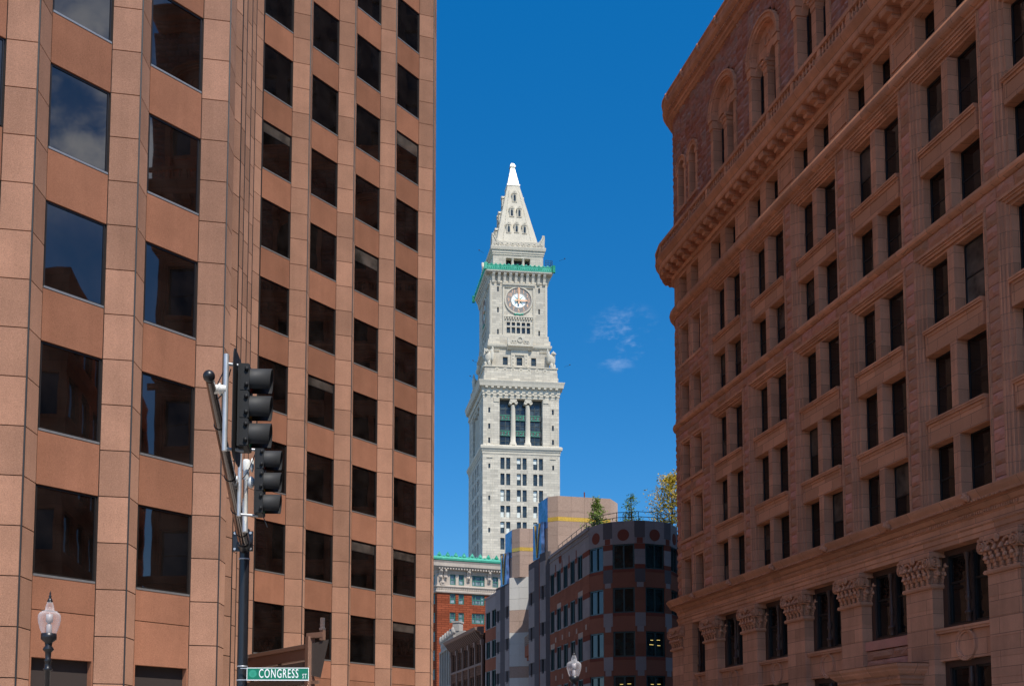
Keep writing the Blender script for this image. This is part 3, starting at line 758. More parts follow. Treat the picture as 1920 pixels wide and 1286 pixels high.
for i, p in enumerate(pil_us):
    w = MB()
    zz = 2.4
    while zz < 8.7:
        z2 = min(zz + .78, 8.72); w.box(fR, p - .9, p + .9, -.72, 0, zz + .007, z2 - .007); zz = z2
    w.box(fR, p - .885, p + .885, -.72, -.015, 2.4, 8.72); w.box(fR, p - 1.0, p + 1.0, -.72, .14, 0.13, 2.4)
    w.build('pilaster', mBrownM, rb)
    def make_cap():
        k = MB()
        k.sweep([(0, 8.72), (.09, 8.74), (.12, 8.82), (.09, 8.9), (0, 8.92)], [fR.P(p - .9, -.6, 0)[:2], fR.P(p - .9, 0, 0)[:2], fR.P(p + .9, 0, 0)[:2], fR.P(p + .9, -.6, 0)[:2]])
        k.box(fR, p - .86, p + .86, -.7, .0, 8.9, 10.02)
        k.box(fR, p - 1.12, p + 1.12, -.72, .26, 10.02, 10.12); k.box(fR, p - 1.06, p + 1.06, -.72, .2, 10.12, 10.28)
        sides = [(fR, p - .9, p + .9, 5)]
        o = fR.P(p + .86, 0, 0); b = fR.P(p + .86, -.7, 0); fs = seg(o[:2], b[:2]); sides.append((fs, 0, fs.L, 2))
        for f, a, b_, cnt in sides:
            st = (b_ - a) / cnt
            for r, (zz, hh, nn_) in enumerate(((8.95, .42, .05), (9.25, .46, .1))):
                for j in range(cnt + (1 if r and cnt > 2 else 0)):
                    uu = a + st * (j + (.5 if r == 0 or cnt <= 2 else 0))
                    if r and cnt > 2: uu = min(max(uu, a + .08), b_ - .08)
                    for q in range(4):
                        t = q / 3; k.blob(f, uu, nn_ * .5 + .03 + .16 * t ** 2.5, zz + hh * t * .95, st * .40 * (1 - .25 * t), .05 + .02 * t, hh * .24, 0, 7, 5)
                    k.blob(f, uu, nn_ + .19, zz + hh * .86, st * .3, .07, .06, 0, 7, 5)
            if cnt > 2:
                k.blob(f, (a + b_) / 2, .27, 10.02, .16, .08, .17)
                for s in (-1, 1):
                    for q in range(6):
                        t = q / 5; k.blob(f, (a + b_) / 2 + s * (.18 + .5 * t), .2, 9.78 + .2 * math.sin(t * 2.6), .08, .06, .07, 0, 6, 4)
            for s in ((-1, 1) if cnt > 2 else (-1,)):   # corner volutes
                cu = (a + .0 if s < 0 else b_ - .0)
                for rr, n0, n1 in ((.27, .02, .26), (.18, .02, .31), (.09, .02, .35)):
                    k.ring(f, cu, 9.8, max(.001, rr - .045), rr, n0, n1, 0, 14)
        return k
    if capital is None:
        capital = make_cap().build('capital', mBrownM, rb); pil0 = p
    else:
        cc = capital.copy(); C.objects.link(cc); cc.parent = rb
        d = Vector(fR.P(p, 0, 0)) - Vector(fR.P(pil0, 0, 0)); cc.location = d
for i, (p, p2) in enumerate(zip(pil_us[:-1], pil_us[1:])):
    if p2 < -3: continue
    a, b = p + .9, p2 - .9; c = (a + b) / 2
    d = MB(); portal = (i == 4)
    # brown wooden window with a turned colonnette
    z0, z1 = 7.0, 10.28
    for e in (a, b - .3): d.box(fR, e, e + .3, -.72, -.5, z0, z1)
    d.box(fR, a + .3, b - .3, -.72, -.5, z1 - .25, z1); d.box(fR, a + .3, b - .3, -.72, -.5, z0, z0 + .16); d.box(fR, c - .14, c + .14, -.72, -.52, z0 + .16, z1 - .25)
    d.build('window_surround', mFrameWood, rb)
    k = MB(); k.lathe([(.11, 0), (.11, .3), (.15, .32), (.15, .42), (.08, .46), (.075, .85), (.1, .9), (.12, 1.0), (.085, 1.1), (.11, 1.2), (.075, 1.3), (.07, 2.5), (.1, 2.55), (.12, 2.75), (.14, 2.8)], fR.P(c, -.4, 7.16), 10)
    k.build('colonnette', mFrameWood, rb)
    rw.add(fR, a + .3, b - .3, z0 + .16, z1 - .25, -.66, mBlackF, gOld, .09, vb=(c - .16, c + .16), hb=(z0 + 1.9,), dep=.08)
    pn = MB()
    if portal:
        blocks(pn, fR, a, b, 5.7, 6.55, -.2, 1.6, .42, .06); pn.box(fR, a, b, -.7, -.12, 6.58, 7.0)
        pn.build('sill_panel', mRough, rb)
    else:
        pn.box(fR, a, b, -.7, -.28, 5.66, 6.8); pn.box(fR, a, b, -.7, -.12, 6.8, 6.9); pn.box(fR, a, b, -.7, -.07, 6.9, 7.0)
        pn.ring(fR, c, 6.22, .46, .54, -.3, -.2, 0, 28, 1, 1.08); pn.ring(fR, c, 6.22, .54, .62, -.3, -.16, 0, 28, 1, 1.05)
        pn.build('sill_panel', mBrownM, rb)
    d = MB()
    for e in (a, b - .3): d.box(fR, e, e + .3, -.72, -.5, 2.4, 5.66)
    d.box(fR, a + .3, b - .3, -.72, -.5, 5.4, 5.66); d.box(fR, c - .14, c + .14, -.72, -.52, 2.5, 5.4)
    d.build('window_surround', mFrameWood, rb)
    rw.add(fR, a + .3, b - .3, 2.4, 5.4, -.66, mBlackF, gOld, .09, vb=(c - .16, c + .16), hb=(4.2,), dep=.08)
    k = MB(); k.lathe([(.09, 0), (.09, 2.2), (.13, 2.25), (.1, 2.4), (.08, 2.9)], fR.P(c, -.42, 2.45), 10); k.build('colonnette', mFrameWood, rb)
    wl.box(fR, a, b, -.7, -.1, .13, 2.4)
# rounded corner, lower storey
for a, b in zip(arcp[:-1], arcp[1:]):
    f = seg(a, b)
    for j in range(13): wl.box(f, -.01, f.L + .01, -.3, -.03, .13 + j * .78, .12 + (j + 1) * .78)
wl.box(fR, UC, pil_us[0] + 2.4, -.7, -.02, .13, 10.28)
# entrance portal
po = MB()
pa, pb = 15.7, 21.3
po.sweep([(-.3, 4.75), (.0, 4.78), (.0, 4.95), (.08, 5.0), (.08, 5.14), (.16, 5.2), (.3, 5.34), (.32, 5.4), (.42, 5.5), (.45, 5.62), (-.3, 5.66)], [fR.P(pa + .45, 0, 0)[:2], fR.P(pa + .45, 1.05, 0)[:2], fR.P(pb - .45, 1.05, 0)[:2], fR.P(pb - .45, 0, 0)[:2]])
po.face([fR.P(pa, .0, 5.66), fR.P(pb, 0, 5.66), fR.P(pb, 1.5, 5.64), fR.P(pa, 1.5, 5.64)])
for j in range(int((pb - pa - 1) / .1)): po.box(fR, pa + .5 + j * .1, pa + .55 + j * .1, 1.1, 1.17, 5.02, 5.12)
for e in (pa + .5, pb - 1.2): po.box(fR, e, e + .7, 0, .95, .13, 4.75); po.blob(fR, e + .35, 1.0, 4.5, .3, .2, .22); po.blob(fR, e + .1, 1.0, 4.4, .14, .16, .16); po.blob(fR, e + .6, 1.0, 4.4, .14, .16, .16)
po.box(fR, pa + 1.2, pb - 1.2, -.1, .8, 4.2, 4.75)
po.build('portal', mBrownM, rb)
wl.build('wall', mBrown, rb); ml.build('mouldings', mBrownM, rb); rg.build('rough_stone_courses', mRough, rb); rgT.build('arcade_wall', mRoughT, rb); rw.done()

# out of view: office slab sized for window reflections, block across the square; added: a shade block and a reflection block
def block_building(name, x0, x1, y0, y1, h, label, m, gm, ry=3.9, bw=3.0):
    t = thing(name, ((x0 + x1) / 2, (y0 + y1) / 2, 0), label, 'building')
    w = MB(); gl = MB(); cs = [(x0, y0), (x1, y0), (x1, y1), (x0, y1)]
    for a, b in zip(cs, cs[1:] + cs[:1]):
        f = seg(a, b); k = int(f.L / bw); bw_ = f.L / k; ho = []
        for r in range(int((h - 5) / ry)):
            for i in range(k): ho.append((i * bw_ + .5, (i + 1) * bw_ - .5, 5 + r * ry, 5 + r * ry + 2.4))
        w.wall(f, 0, f.L, 0, h, ho, 0, .25)
        for q in ho: gl.face([f.P(q[0], -.22, q[2]), f.P(q[1], -.22, q[2]), f.P(q[1], -.22, q[3]), f.P(q[0], -.22, q[3])])
    w.face([(x, y, h) for x, y in cs]); w.build('wall', m, t); gl.build('windows', gm, t, kind='stuff')
    return t
block_building('shade_block', 20.5, 62, 74.5, 80, 47, 'unseen plain block added behind the brownstone building to shade the rounded corner', mGreyD, gTeal)  # added out of view, shaped to cast shade on the rounded corner
block_building('office_slab', 28, 48, 38, 61.9, 80, 'tall plain office slab rising through the brownstone building', mGreyD, gTeal)
block_building('reflection_block', 42, 56, 62.1, 67, 80, 'unseen plain block added behind the office slab to darken window reflections', mGreyD, gTeal)  # added out of view to keep sky out of the left tower's panes
block_building('masonry_block', 21, 46, -42, 20.5, 29, 'masonry office block across the square near the camera', mBrown, gOld)

# ------------------------------------------------------------------ custom-house style clock tower in the distance
TO, TU = (13.6, 260.5), (.9945, .1046)
fT = Fr(TO, TU)
ct = thing('clock_tower', (*fT.P(9.75, -12, 0)[:2], 0), 'tall pale granite clock tower with green balcony and pointed gilded top, far down the street', 'clock tower')
TW, TD = 19.6, 24.0
def tpath(inset, iu=None):
    """closed plan of the tower set back by an inset, starting at the back right corner, going left round the front"""
    iu = inset if iu is None else iu
    a = [(TW - iu, -TD + inset), (TW - iu, -inset)]
    p = [fT.P(iu, -TD + inset, 0)[:2], fT.P(iu, -inset, 0)[:2], fT.P(TW - iu, -inset, 0)[:2], fT.P(TW - iu, -TD + inset, 0)[:2]]
    return p
def sides(inset, iu=None):
    p = tpath(inset, iu)
    return [seg(p[1], p[2]), seg(p[0], p[1]), seg(p[2], p[3]), seg(p[3], p[0])]
tw, tm = MB(), MB()
tl = Win(ct, 98)
def twin2(j, pr):
    return lambda i, jj: 1 if random.random() < pr else 0
# shaft
fs = sides(0)
rowz = [(72.8 - 4.06 * k, 75.75 - 4.06 * k) for k in range(18)]
def cols(f):
    o = (f.L - 10.6) / 2
    return [(o + 4.15 * i + a, o + 4.15 * i + b) for i in range(3) for a, b in ((0, 1.05), (1.45, 2.5))]
for si, f in enumerate(fs):
    hs = [(a, b, z0, z1) for a, b in cols(f) for z0, z1 in rowz if z0 > 4] if si != 3 else []
    sl_ = [(1.45, 1.95, 72.9 - 8.1 * k, 74.1 - 8.1 * k) for k in range(8)] + [(f.L - 1.95, f.L - 1.45, 72.9 - 8.1 * k, 74.1 - 8.1 * k) for k in range(8)]
    tw.wall(f, 0, f.L, 0, 77.0, hs + sl_, 0, .5, 0)
    for a, b, z0, z1 in hs:
        tl.add(f, a, b, z0, z1, -.45, mDkGreen, [gTower, mGlintPane], .09, hb=((z0 + z1) / 2,), dep=.12, g2=twin2(0, .28 if a % 4 < 2 else .1))
    for a, b, z0, z1 in sl_: tl.add(f, a, b, z0, z1, -.4, mDkGreen, [gTower], .06)
    for e0, e1 in ((.0, 2.55), (f.L - 2.55, f.L)): pass
    for e in (2.5, f.L - 2.6): tm.box(f, e, e + .1, -.1, .05, 0, 76.6)
    for x in (1.05, f.L - 2.55): tm.box(f, x, x + 1.5, -.1, .16, 75.6, 75.8)
tm.sweep([(-.3, 76.6), (.1, 76.65), (.1, 77.2), (.25, 77.35), (.3, 77.6), (.55, 77.9), (.62, 78.5), (.3, 78.75), (.1, 78.8), (-1.5, 78.9)], tpath(0) + tpath(0)[:1])
# colonnade storey
ci = .15
for si, f in enumerate(sides(ci)):
    o0 = (f.L - 11) / 2
    sl_ = [(1.3, 1.8, z, z + 1.35) for z in (79.4, 83, 87.1)] + [(f.L - 1.8, f.L - 1.3, z, z + 1.35) for z in (79.4, 83, 87.1)]
    tw.wall(f, 0, f.L, 78.8, 92.0, [(o0, o0 + 11, 79.0, 90.9)] + sl_, 0, 1.5, 0)
    for a, b, z0, z1 in sl_: tl.add(f, a, b, z0, z1, -.4, mDkGreen, [gTower], .06)
    for e in (.85, 2.15, f.L - 2.25, f.L - .95): tm.box(f, e, e + .12, -.1, .07, 79, 90.8)
    for e in (o0 - 1.5, o0 + 11 + .1): tm.box(f, e, e + 1.4, -.1, .12, 78.9, 79.3); tm.box(f, e, e + 1.4, -.1, .14, 89.9, 90.9)
    for i in range(3):
        a, b = o0 + .15 + 3.75 * i, o0 + 3.2 + 3.75 * i
        for z0, z1 in ((79.1, 81.5), (83.0, 85.5), (87.0, 89.9)):
            tl.add(f, a + .1, b - .1, z0, z1, -1.3, mDkGreen, [gTower, mGlintPane], .12, vb=((a + b) / 2,), hb=((z0 + z1) / 2,), dep=.15, g2=twin2(0, .3 if i < 2 else .05))
        if si < 2:
            for z0 in (81.6, 85.6):
                p = MB(); p.box(f, a, b, -1.3, -1.0, z0, z0 + 1.35)
                pw = p.build('spandrel_panel', mGreyCast, ct); p = MB()
                for q in range(9):
                    an = q * .7; p.blob(f, (a + b) / 2 + math.cos(an * 2.3) * .8, -.97, z0 + .66 + .28 * math.sin(an * 3.1), .17, .06, .12, 0, 6, 4)
                p.box(f, a + .3, b - .3, -1.0, -.95, z0 + .05, z0 + .13); p.box(f, a + .15, b - .15, -1.0, -.93, z0 + 1.2, z0 + 1.32)
                p.build('copper_ornament', mCopper, pw)
    bb = MB(); bb.box(f, o0, o0 + 11, -1.52, -1.36, 79, 90.9); bb.build('dark_backing', mGreyCast, ct)
    for i in (1, 2):
        u = o0 + 3.75 * i - .2
        k = MB(); P0 = f.P(u, -.75, 79.0)
        k.lathe([(.9, 0), (.9, .5), (.78, .6), (.78, .9), (.64, 1.0), (.63, 3), (.56, 10.2), (.6, 10.4)], P0, 18)
        k.box(f, u - .85, u + .85, -1.5, 0.02, 90.4, 90.75); k.box(f, u - .75, u + .75, -1.4, -.1, 90.75, 90.9)
        for s in (-1, 1): k.ring(f, u + s * .68, 89.85, .01, .4, -1.2, .06, 0, 16); k.ring(f, u + s * .68, 89.85, .22, .4, .04, .14, 0, 16)
        k.box(f, u - .78, u + .78, -1.3, .0, 89.9, 90.4)
        k.build('column', mTowerM, ct)
# entablature with dentils and brackets, main cornice
P = tpath(ci); P = P + P[:1]
tm.sweep([(-.2, 90.9), (.05, 90.95), (.05, 91.4), (.15, 91.5), (.15, 92.0), (.3, 92.3), (.3, 93.2), (.5, 93.5), (1.0, 93.72), (1.05, 94.1), (1.15, 94.5), (1.3, 94.95), (1.3, 95.1), (-2, 95.3)], P)
for f in sides(ci)[:3]:
    k = int(f.L / 1.42)
    for j in range(k):
        u = (j + .5) * f.L / k
        tm.blob(f, u, .34, 91.85, .34, .2, .3, 0, 8, 5); tm.box(f, u - .32, u + .32, .3, .95, 93.25, 93.68)
# base of the upper tower: plain courses, row of rosettes, corner eagles
def tier(z0, z1, ins, mb=tw):
    for f in sides(*ins): mb.face([f.P(0, 0, z0), f.P(f.L, 0, z0), f.P(f.L, 0, z1), f.P(0, 0, z1)])
    p = tpath(*ins); mb.face([(x, y, z1) for x, y in p])
tier(95.2, 96.6, (.1, .3)); tier(96.6, 97.9, (.25, .45)); tier(97.9, 99.0, (.35, .55))
P = tpath(.35, .55); tm.sweep([(-.1, 98.9), (.2, 98.95), (.22, 99.2), (-.3, 99.3)], P + P[:1])
for f in sides(.35, .55)[:3]:
    for j in range(7):
        u = f.L / 2 + (j - 3) * 2.05; tm.ring(f, u, 98.3, .25, .55, 0, .12, 0, 18); tm.ring(f, u, 98.3, .01, .14, 0, .12, 0, 10)
bi = (2.3, 2.1)
for si, f in enumerate(sides(*bi)):
    m = f.L / 2
    hs = [(m - 4.3, m - 3.0, 100.3, 102.4), (m - .75, m + .75, 100.3, 102.4), (m + 3.0, m + 4.3, 100.3, 102.4)]
    tw.wall(f, 0, f.L, 99, 105, hs, 0, .5)
    for h in hs: tl.add(f, *h, -.45, mDkGreen, [gTower, mGlintPane], .12, hb=(101.3,), dep=.1, g2=twin2(0, .2))
    tm.box(f, m - 2.2, m - 1.2, -.1, .3, 99.3, 104.3); tm.box(f, m + 1.2, m + 2.2, -.1, .3, 99.3, 104.3); tm.box(f, m - 1.2, m + 1.2, -.1, .3, 102.9, 104.3)
    for e in range(4):
        for s in (-1, 1): tm.box(f, m + s * 1.7 - .15, m + s * 1.7 + .15, .3, .42, 100 + e * .9, 100.3 + e * .9)
    for s in (-1, 1):
        for j in range(6): tm.box(f, m + s * 6.1 - .9 + j * .32, m + s * 6.1 - .9 + j * .32 + .17, 0, .25, 103.7, 104.3)
P = tpath(*bi); P = P + P[:1]
tm.sweep([(-.1, 104.4), (.25, 104.6), (.5, 104.9), (.6, 105.3), (.6, 105.5), (-.6, 105.7)], P)
for si, f in enumerate(sides(*bi)[:3]):
    m = f.L / 2
    k = MB(); k.prism(f, [(-.2, 104.2), (.4, 104.2), (.9, 104.7), (1.3, 104.9), (1.3, 105.4), (-.2, 105.6)], m - 3.2, m + 3.2)
    k.build('hood', mTowerM, ct); k = MB()
    k.plate(f, [(m - 3.2, 105.4), (m + 3.2, 105.4), (m + 3.3, 107.2), (m + 2.4, 106.5), (m + 1.2, 106.8), (m + .8, 107.6), (m, 108.0), (m - .8, 107.6), (m - 1.2, 106.8), (m - 2.4, 106.5), (m - 3.3, 107.2)], .5, .9)
    for q in (-2, -1.3, 1.3, 2): k.ring(f, m + q, 106.1, .2, .45, .8, 1.05, 0, 12)
    k.ring(f, m, 106.7, .5, .75, .8, 1.1, 0, 16); k.build('crest', mCarve, ct)
def eagle(cx, cy, dx, dy):
    e = MB(); f = Fr((cx, cy), (-dy, dx)); f.n = (dx, dy)
    e.blob(f, 0, 0, 101.7, .95, .85, 1.7, 0, 10, 8); e.blob(f, 0, .45, 103.2, .55, .7, .6, 0, 10, 6); e.blob(f, 0, 1.1, 103.0, .18, .35, .2)
    for s in (-1, 1):
        e.blob(f, s * 1.0, -.3, 102.3, .45, .55, 1.7, 0, 8, 6); e.blob(f, s * 1.15, -.4, 103.7, .22, .3, .9, 0, 8, 6)
        e.blob(f, s * .5, .3, 100.1, .4, .45, .8, 0, 8, 5)
    for j in range(4): e.blob(f, -.8 + j * .52, .75, 99.45, .2, .3, .22, 0, 6, 4)
    e.box(f, -1.1, 1.1, -1, 1, 99.2, 99.35)
    e.build('eagle', mCarve, ct)
cxy = fT.P(9.8, -12, 0)
for p in tpath(1.6, 1.6):
    d = Vector((p[0] - cxy[0], p[1] - cxy[1])).normalized(); eagle(p[0], p[1], d.x, d.y)
# flaring foot and clock storey
tier(105.4, 107.0, (2.6, 1.75)); tier(107.0, 108.4, (3.0, 2.1))
ki = (3.4, 2.45)
for si, f in enumerate(sides(*ki)):
    m = f.L / 2
    sl_ = [(m + s * 5.35 - .22, m + s * 5.35 + .22, z, z + 1.35) for s in (-1, 1) for z in (108.7, 114.4, 119.9)]
    w5 = [(m - 3.1 + 1.3 * j, m - 3.1 + 1.3 * j + .9, z0, z1) for j in range(5) for z0, z1 in ((109.1, 110.7), (111.1, 112.0))]
    tw.wall(f, 0, f.L, 108.3, 122.4, sl_ + w5, 0, .5)
    for h in sl_: tl.add(f, *h, -.4, mDkGreen, [gTower], .06)
    for h in w5: tl.add(f, *h, -.4, mDkGreen, [gTower, mGlintPane], .08, dep=.1, g2=twin2(0, .12))
    # clock surround
    for s in (-1, 1): tm.box(f, m + s * 3.95 - .22, m + s * 3.95 + .22, -.1, .25, 108.4, 121.6)
    tm.box(f, m - 3.75, m + 3.75, -.1, .08, 108.4, 109.0); tm.box(f, m - 3.75, m + 3.75, -.1, .3, 113.3, 113.7)
    for j in range(11): tm.box(f, m - 3.6 + j * .68, m - 3.25 + j * .68, 0, .3, 112.75, 113.2)
    tm.prism(f, [(0, 121.0), (.3, 121.1), (.35, 121.4), (.6, 121.6), (.65, 122.0), (0, 122.1)], m - 4.2, m + 4.2)
    # notched corner strip
    for e in (0, f.L - .45): tm.box(f, e, e + .45, -.1, .12, 108.4, 122.2)
    if si < 2:
        zc = 117.75
        ck = MB(); ck.ring(f, m, zc, 1.95, 3.3, .02, .12, 0, 48); cl = ck.build('clock_face', mClockR, ct)
        ck = MB(); ck.ring(f, m, zc, .001, 1.97, .0, .09, 0, 40); ck.build('dial', mClockW, cl)
        ck = MB(); ck.ring(f, m, zc, 3.3, 3.65, -.1, .3, 0, 48); ck.ring(f, m, zc, 1.88, 2.0, .05, .16, 0, 40); ck.build('clock_rim', mTowerM, cl)
        ck = MB()
        for j in range(8):
            a = math.pi * j / 4; l = 1.55 if j % 2 == 0 else 1.7
            ck.plate(f, [(m + l * math.cos(a), zc + l * math.sin(a)), (m + .28 * math.cos(a + .39), zc + .28 * math.sin(a + .39)), (m + .28 * math.cos(a - .39), zc + .28 * math.sin(a - .39))], .1, .15)
        for j in range(4): ck.blob(f, m - .9 + .6 * j, .3, 113.95 + .1 * (j % 2), .3, .2, .26)
        ck.build('star', mCopper, cl)
        ck = MB()
        for h in range(1, 13):
            a = math.pi / 2 - h * math.pi / 6
            for poly in text_polys(str(h), 1.4, .75, .002): ck.face([f.P(m + 2.62 * math.cos(a) + x, .15, zc + 2.62 * math.sin(a) + y) for x, y in poly])
        for j in range(60):
            a = j * math.pi / 30; ck.box(f, m + 3.16 * math.cos(a) - .04, m + 3.16 * math.cos(a) + .04, .12, .15, zc + 3.16 * math.sin(a) - .04, zc + 3.16 * math.sin(a) + .04)
        ck.build('numerals', mNum, cl)
        ck = MB(); ck.plate(f, [(m - .2, zc - 1.0), (m + .2, zc - 1.0), (m + .13, zc + 3.3), (m - .13, zc + 3.3)], .45, .52)
        ck.plate(f, [(m - 1.0, zc - .2), (m + 1.9, zc - .28), (m + 2.4, zc - .06), (m + 1.9, zc + .14), (m - 1.0, zc + .12)], .34, .42)
        ck.ring(f, m, zc, .01, .3, .1, .55, 0, 14); ck.build('clock_hands', mNum, cl)
# brackets and green copper balcony
tier(122.3, 124.7, (3.3, 2.35))
for f in sides(*ki)[:3]:
    k = int(f.L / 1.36)
    for j in range(k):
        u = (j + .5) * f.L / k
        tm.prism(f, [(0, 121.9), (.35, 122.0), (.5, 122.3), (.5, 122.6), (.75, 123.5), (1.15, 124.2), (1.25, 124.7), (0, 124.7)], u - .34, u + .34)
    m = f.L / 2
    for j in range(4): tm_ = (m - 2.04 + 1.36 * j); tl.add(f, tm_ - .3, tm_ + .3, 123.1, 124.1, .12, mDkGreen, [gTower], .05)
P = tpath(ki[0], ki[1]); P = P + P[:1]
tm.sweep([(0, 124.5), (1.25, 124.55), (1.4, 124.7), (1.45, 124.95), (0, 125.0)], P)
gb = MB()
gb.sweep([(1.1, 124.95), (1.42, 124.97), (1.5, 125.2), (1.42, 126.0), (1.5, 126.25), (1.42, 126.4), (1.1, 126.4), (1.1, 124.97)], P)
for f in sides(*ki)[:3]:
    k = int((f.L + 2.6) / .55)
    for j in range(k):
        u = -1.3 + (j + .5) * (f.L + 2.6) / k; gb.blob(f, u, 1.46, 125.65, .17, .12, .35, 0, 7, 5)
        if j % 2 == 0: gb.blob(f, u, 1.42, 126.42, .3, .14, .28, 0, 7, 5)
for p in tpath(ki[0] - 1.5, ki[1] - 1.5):
    f = Fr(p, TU); gb.box(f, -.35, .35, -.35, .35, 124.9, 126.7)
gb.build('copper_balcony', mCopper, ct)
# loggia
li = (4.0, 3.25)
for si, f in enumerate(sides(*li)):
    m = f.L / 2; tw.wall(f, 0, f.L, 124.9, 131, [(m - 3.2, m + 3.2, 127.2, 129.25)], 0, 1.6)
    for u in (m - 1.4, m + 1.4):
        k = MB(); k.lathe([(.4, 0), (.36, .2), (.32, 1.7), (.42, 1.85), (.42, 2.05)], f.P(u, -.45, 127.2), 12); k.build('loggia_column', mTowerM, ct)
    tl.add(f, m - 3.1, m + 3.1, 127.2, 129.2, -1.5, mDkGreen, [gTower], .12, vb=(m - 1.4, m + 1.4), hb=(128.2,), dep=.1)
P = tpath(*li); P = P + P[:1]
tm.sweep([(-.1, 129.9), (.15, 130.0), (.15, 130.4), (.3, 130.5), (.3, 131.0), (.55, 131.2), (.65, 131.9), (.6, 132.1), (-.8, 132.2)], P)
tier(132.1, 133.6, (3.9, 3.15))
for f in sides(3.9, 3.15)[:3]:
    for j in range(7): u = f.L / 2 + (j - 3) * 1.42; tm.ring(f, u, 132.85, .22, .44, 0, .12, 0, 14)
    for e, s in ((.0, 1), (f.L, -1)):
        k = MB(); k.plate(f, [(e - s * .15, 132.2), (e + s * 2.0, 132.2), (e + s * 1.7, 133.3), (e + s * .9, 134.1), (e + s * .3, 135.2), (e - s * .25, 135.5)], -.4, .25)
        for q in range(3): k.ring(f, e + s * (.5 + .45 * q), 132.7 + .25 * (q % 2), .1, .3, .2, .36, 0, 12)
        for q in range(4): k.tube([f.P(e + s * 1.1, .3, 133.0), f.P(e + s * (.0 + .28 * q), .3, 135.1 - .35 * q)], .09, 6)
        k.build('corner_scroll', mCarve, ct)
# pyramid: stone faces, dormers, gilded point
def rect(iu, inn, z): return [(*fT.P(iu, -TD + inn, 0)[:2], z), (*fT.P(iu, -inn, 0)[:2], z), (*fT.P(TW - iu, -inn, 0)[:2], z), (*fT.P(TW - iu, -TD + inn, 0)[:2], z)]
PB, PT_ = (4.35, 5.2, 134.0), (8.2, 10.35, 152.2)
py = MB()
b, t_ = rect(*PB), rect(*PT_)
for i in range(4): j = (i + 1) % 4; py.face([b[i], b[j], t_[j], t_[i]])
tier(133.5, 134.0, (4.9, 4.1))
py.build('spire', mTowerM, ct)
gp = MB(); a = rect(8.05, 10.2, 152.2); a2 = rect(8.05, 10.2, 152.6); b2 = rect(9.3, 11.5, 158.0); c2 = rect(9.05, 11.25, 158.0); d2 = rect(9.15, 11.35, 158.5); e2 = rect(9.4, 11.6, 159.1)
for lo, hi in ((a, a2), (rect(8.25, 10.4, 152.6), b2), (c2, d2), (d2, e2)):
    for i in range(4): j = (i + 1) % 4; gp.face([lo[i], lo[j], hi[j], hi[i]])
gp.face(a); gp.face(e2); gp.face(a2); gp.face(d2); gp.build('gilded_point', mGold, ct)
for i, (p, q) in enumerate(((1, 2), (0, 1), (2, 3))):
    B0, B1, T0_, T1 = (Vector(v[k]) for v, k in ((b, p), (b, q), (t_, p), (t_, q)))
    f = seg(B0[:2], B1[:2]); H = T0_.z - B0.z
    back_ = (((T0_ + T1) / 2 - (B0 + B1) / 2).to_2d()).length
    for uo, z in ((-2.1, 137.6), (0, 137.8), (2.1, 137.6), (-1.0, 142.8), (1.0, 142.8), (0, 147.6)):
        t = (z - B0.z) / H; n = -back_ * t; m = f.L / 2 + uo
        k = MB(); w = .58
        k.box(f, m - w, m - w + .28, n - 1.5, n + .35, z - .6, z + 1.5); k.box(f, m + w - .28, m + w, n - 1.5, n + .35, z - .6, z + 1.5); k.box(f, m - w, m + w, n - 1.5, n + .3, z + 1.15, z + 1.55)
        pts_ = [(m + .72 * math.cos(math.pi * j / 10), z + 1.5 + .85 * math.sin(math.pi * j / 10)) for j in range(11)]
        k.plate(f, pts_, n - 1.5, n + .42); k.ring(f, m, z + 1.8, .15, .32, n + .4, n + .5, 0, 12); k.box(f, m - w - .1, m + w + .1, n - 1, n + .4, z - .75, z - .55)
        d = k.build('dormer', mTowerM, ct); k = MB(); k.face([f.P(m - .3, n + .25, z - .55), f.P(m + .3, n + .25, z - .55), f.P(m + .3, n + .25, z + 1.15), f.P(m - .3, n + .25, z + 1.15)]); k.build('pane', gTower, d)
    k = MB()
    for s0, s1, e in ((B0, T0_, .16), (B1, T1, -.16)):
        for j in range(34):
            t = .05 + .88 * j / 34; q_ = s0.lerp(s1, t); o = (f.u[0], f.u[1]); w = 1.1 * (1 - t) + .55
            sg = 1 if e > 0 else -1
            x, y = q_.x + o[0] * w * sg, q_.y + o[1] * w * sg; k.blob(Fr((x, y), f.u), 0, .05, q_.z, .1, .1, .12, 0, 5, 4)
    k.build('beading', mCarve, ct)
tw.build('wall', mTower, ct); tm.build('mouldings', mTowerM, ct); tl.done()
# little floodlight arms and railing
k = MB()
for f, u, z in ((fT, -1.3, 99.6), (fT, TW + 1.2, 99.6), (fT, -2.0, 95.6), (fT, TW, 127.2), (fT, .2, 128.2)):
    s = -1 if u < 5 else 1; k.tube([f.P(u, 0, z), f.P(u + s * 1.3, .8, z + .2)], .03, 5); k.blob(f, u + s * 1.3, .8, z + .3, .18, .15, .15, 0, 6, 4)
k.build('floodlight_arms', mBlack, ct)
k = MB(); f = sides(*ki)[0]
for z in (127.0, 127.6, 128.2): k.tube([f.P(f.L - .6, 1.2, z), f.P(f.L + 1.2, 1.2, z), f.P(f.L + 1.2, -2, z)], .05, 5)
for q in range(5): k.tube([f.P(f.L - .6 + q * .45, 1.2, 126.3), f.P(f.L - .6 + q * .45, 1.2, 128.2)], .05, 5)
k.build('railing', mBlackRail, ct)

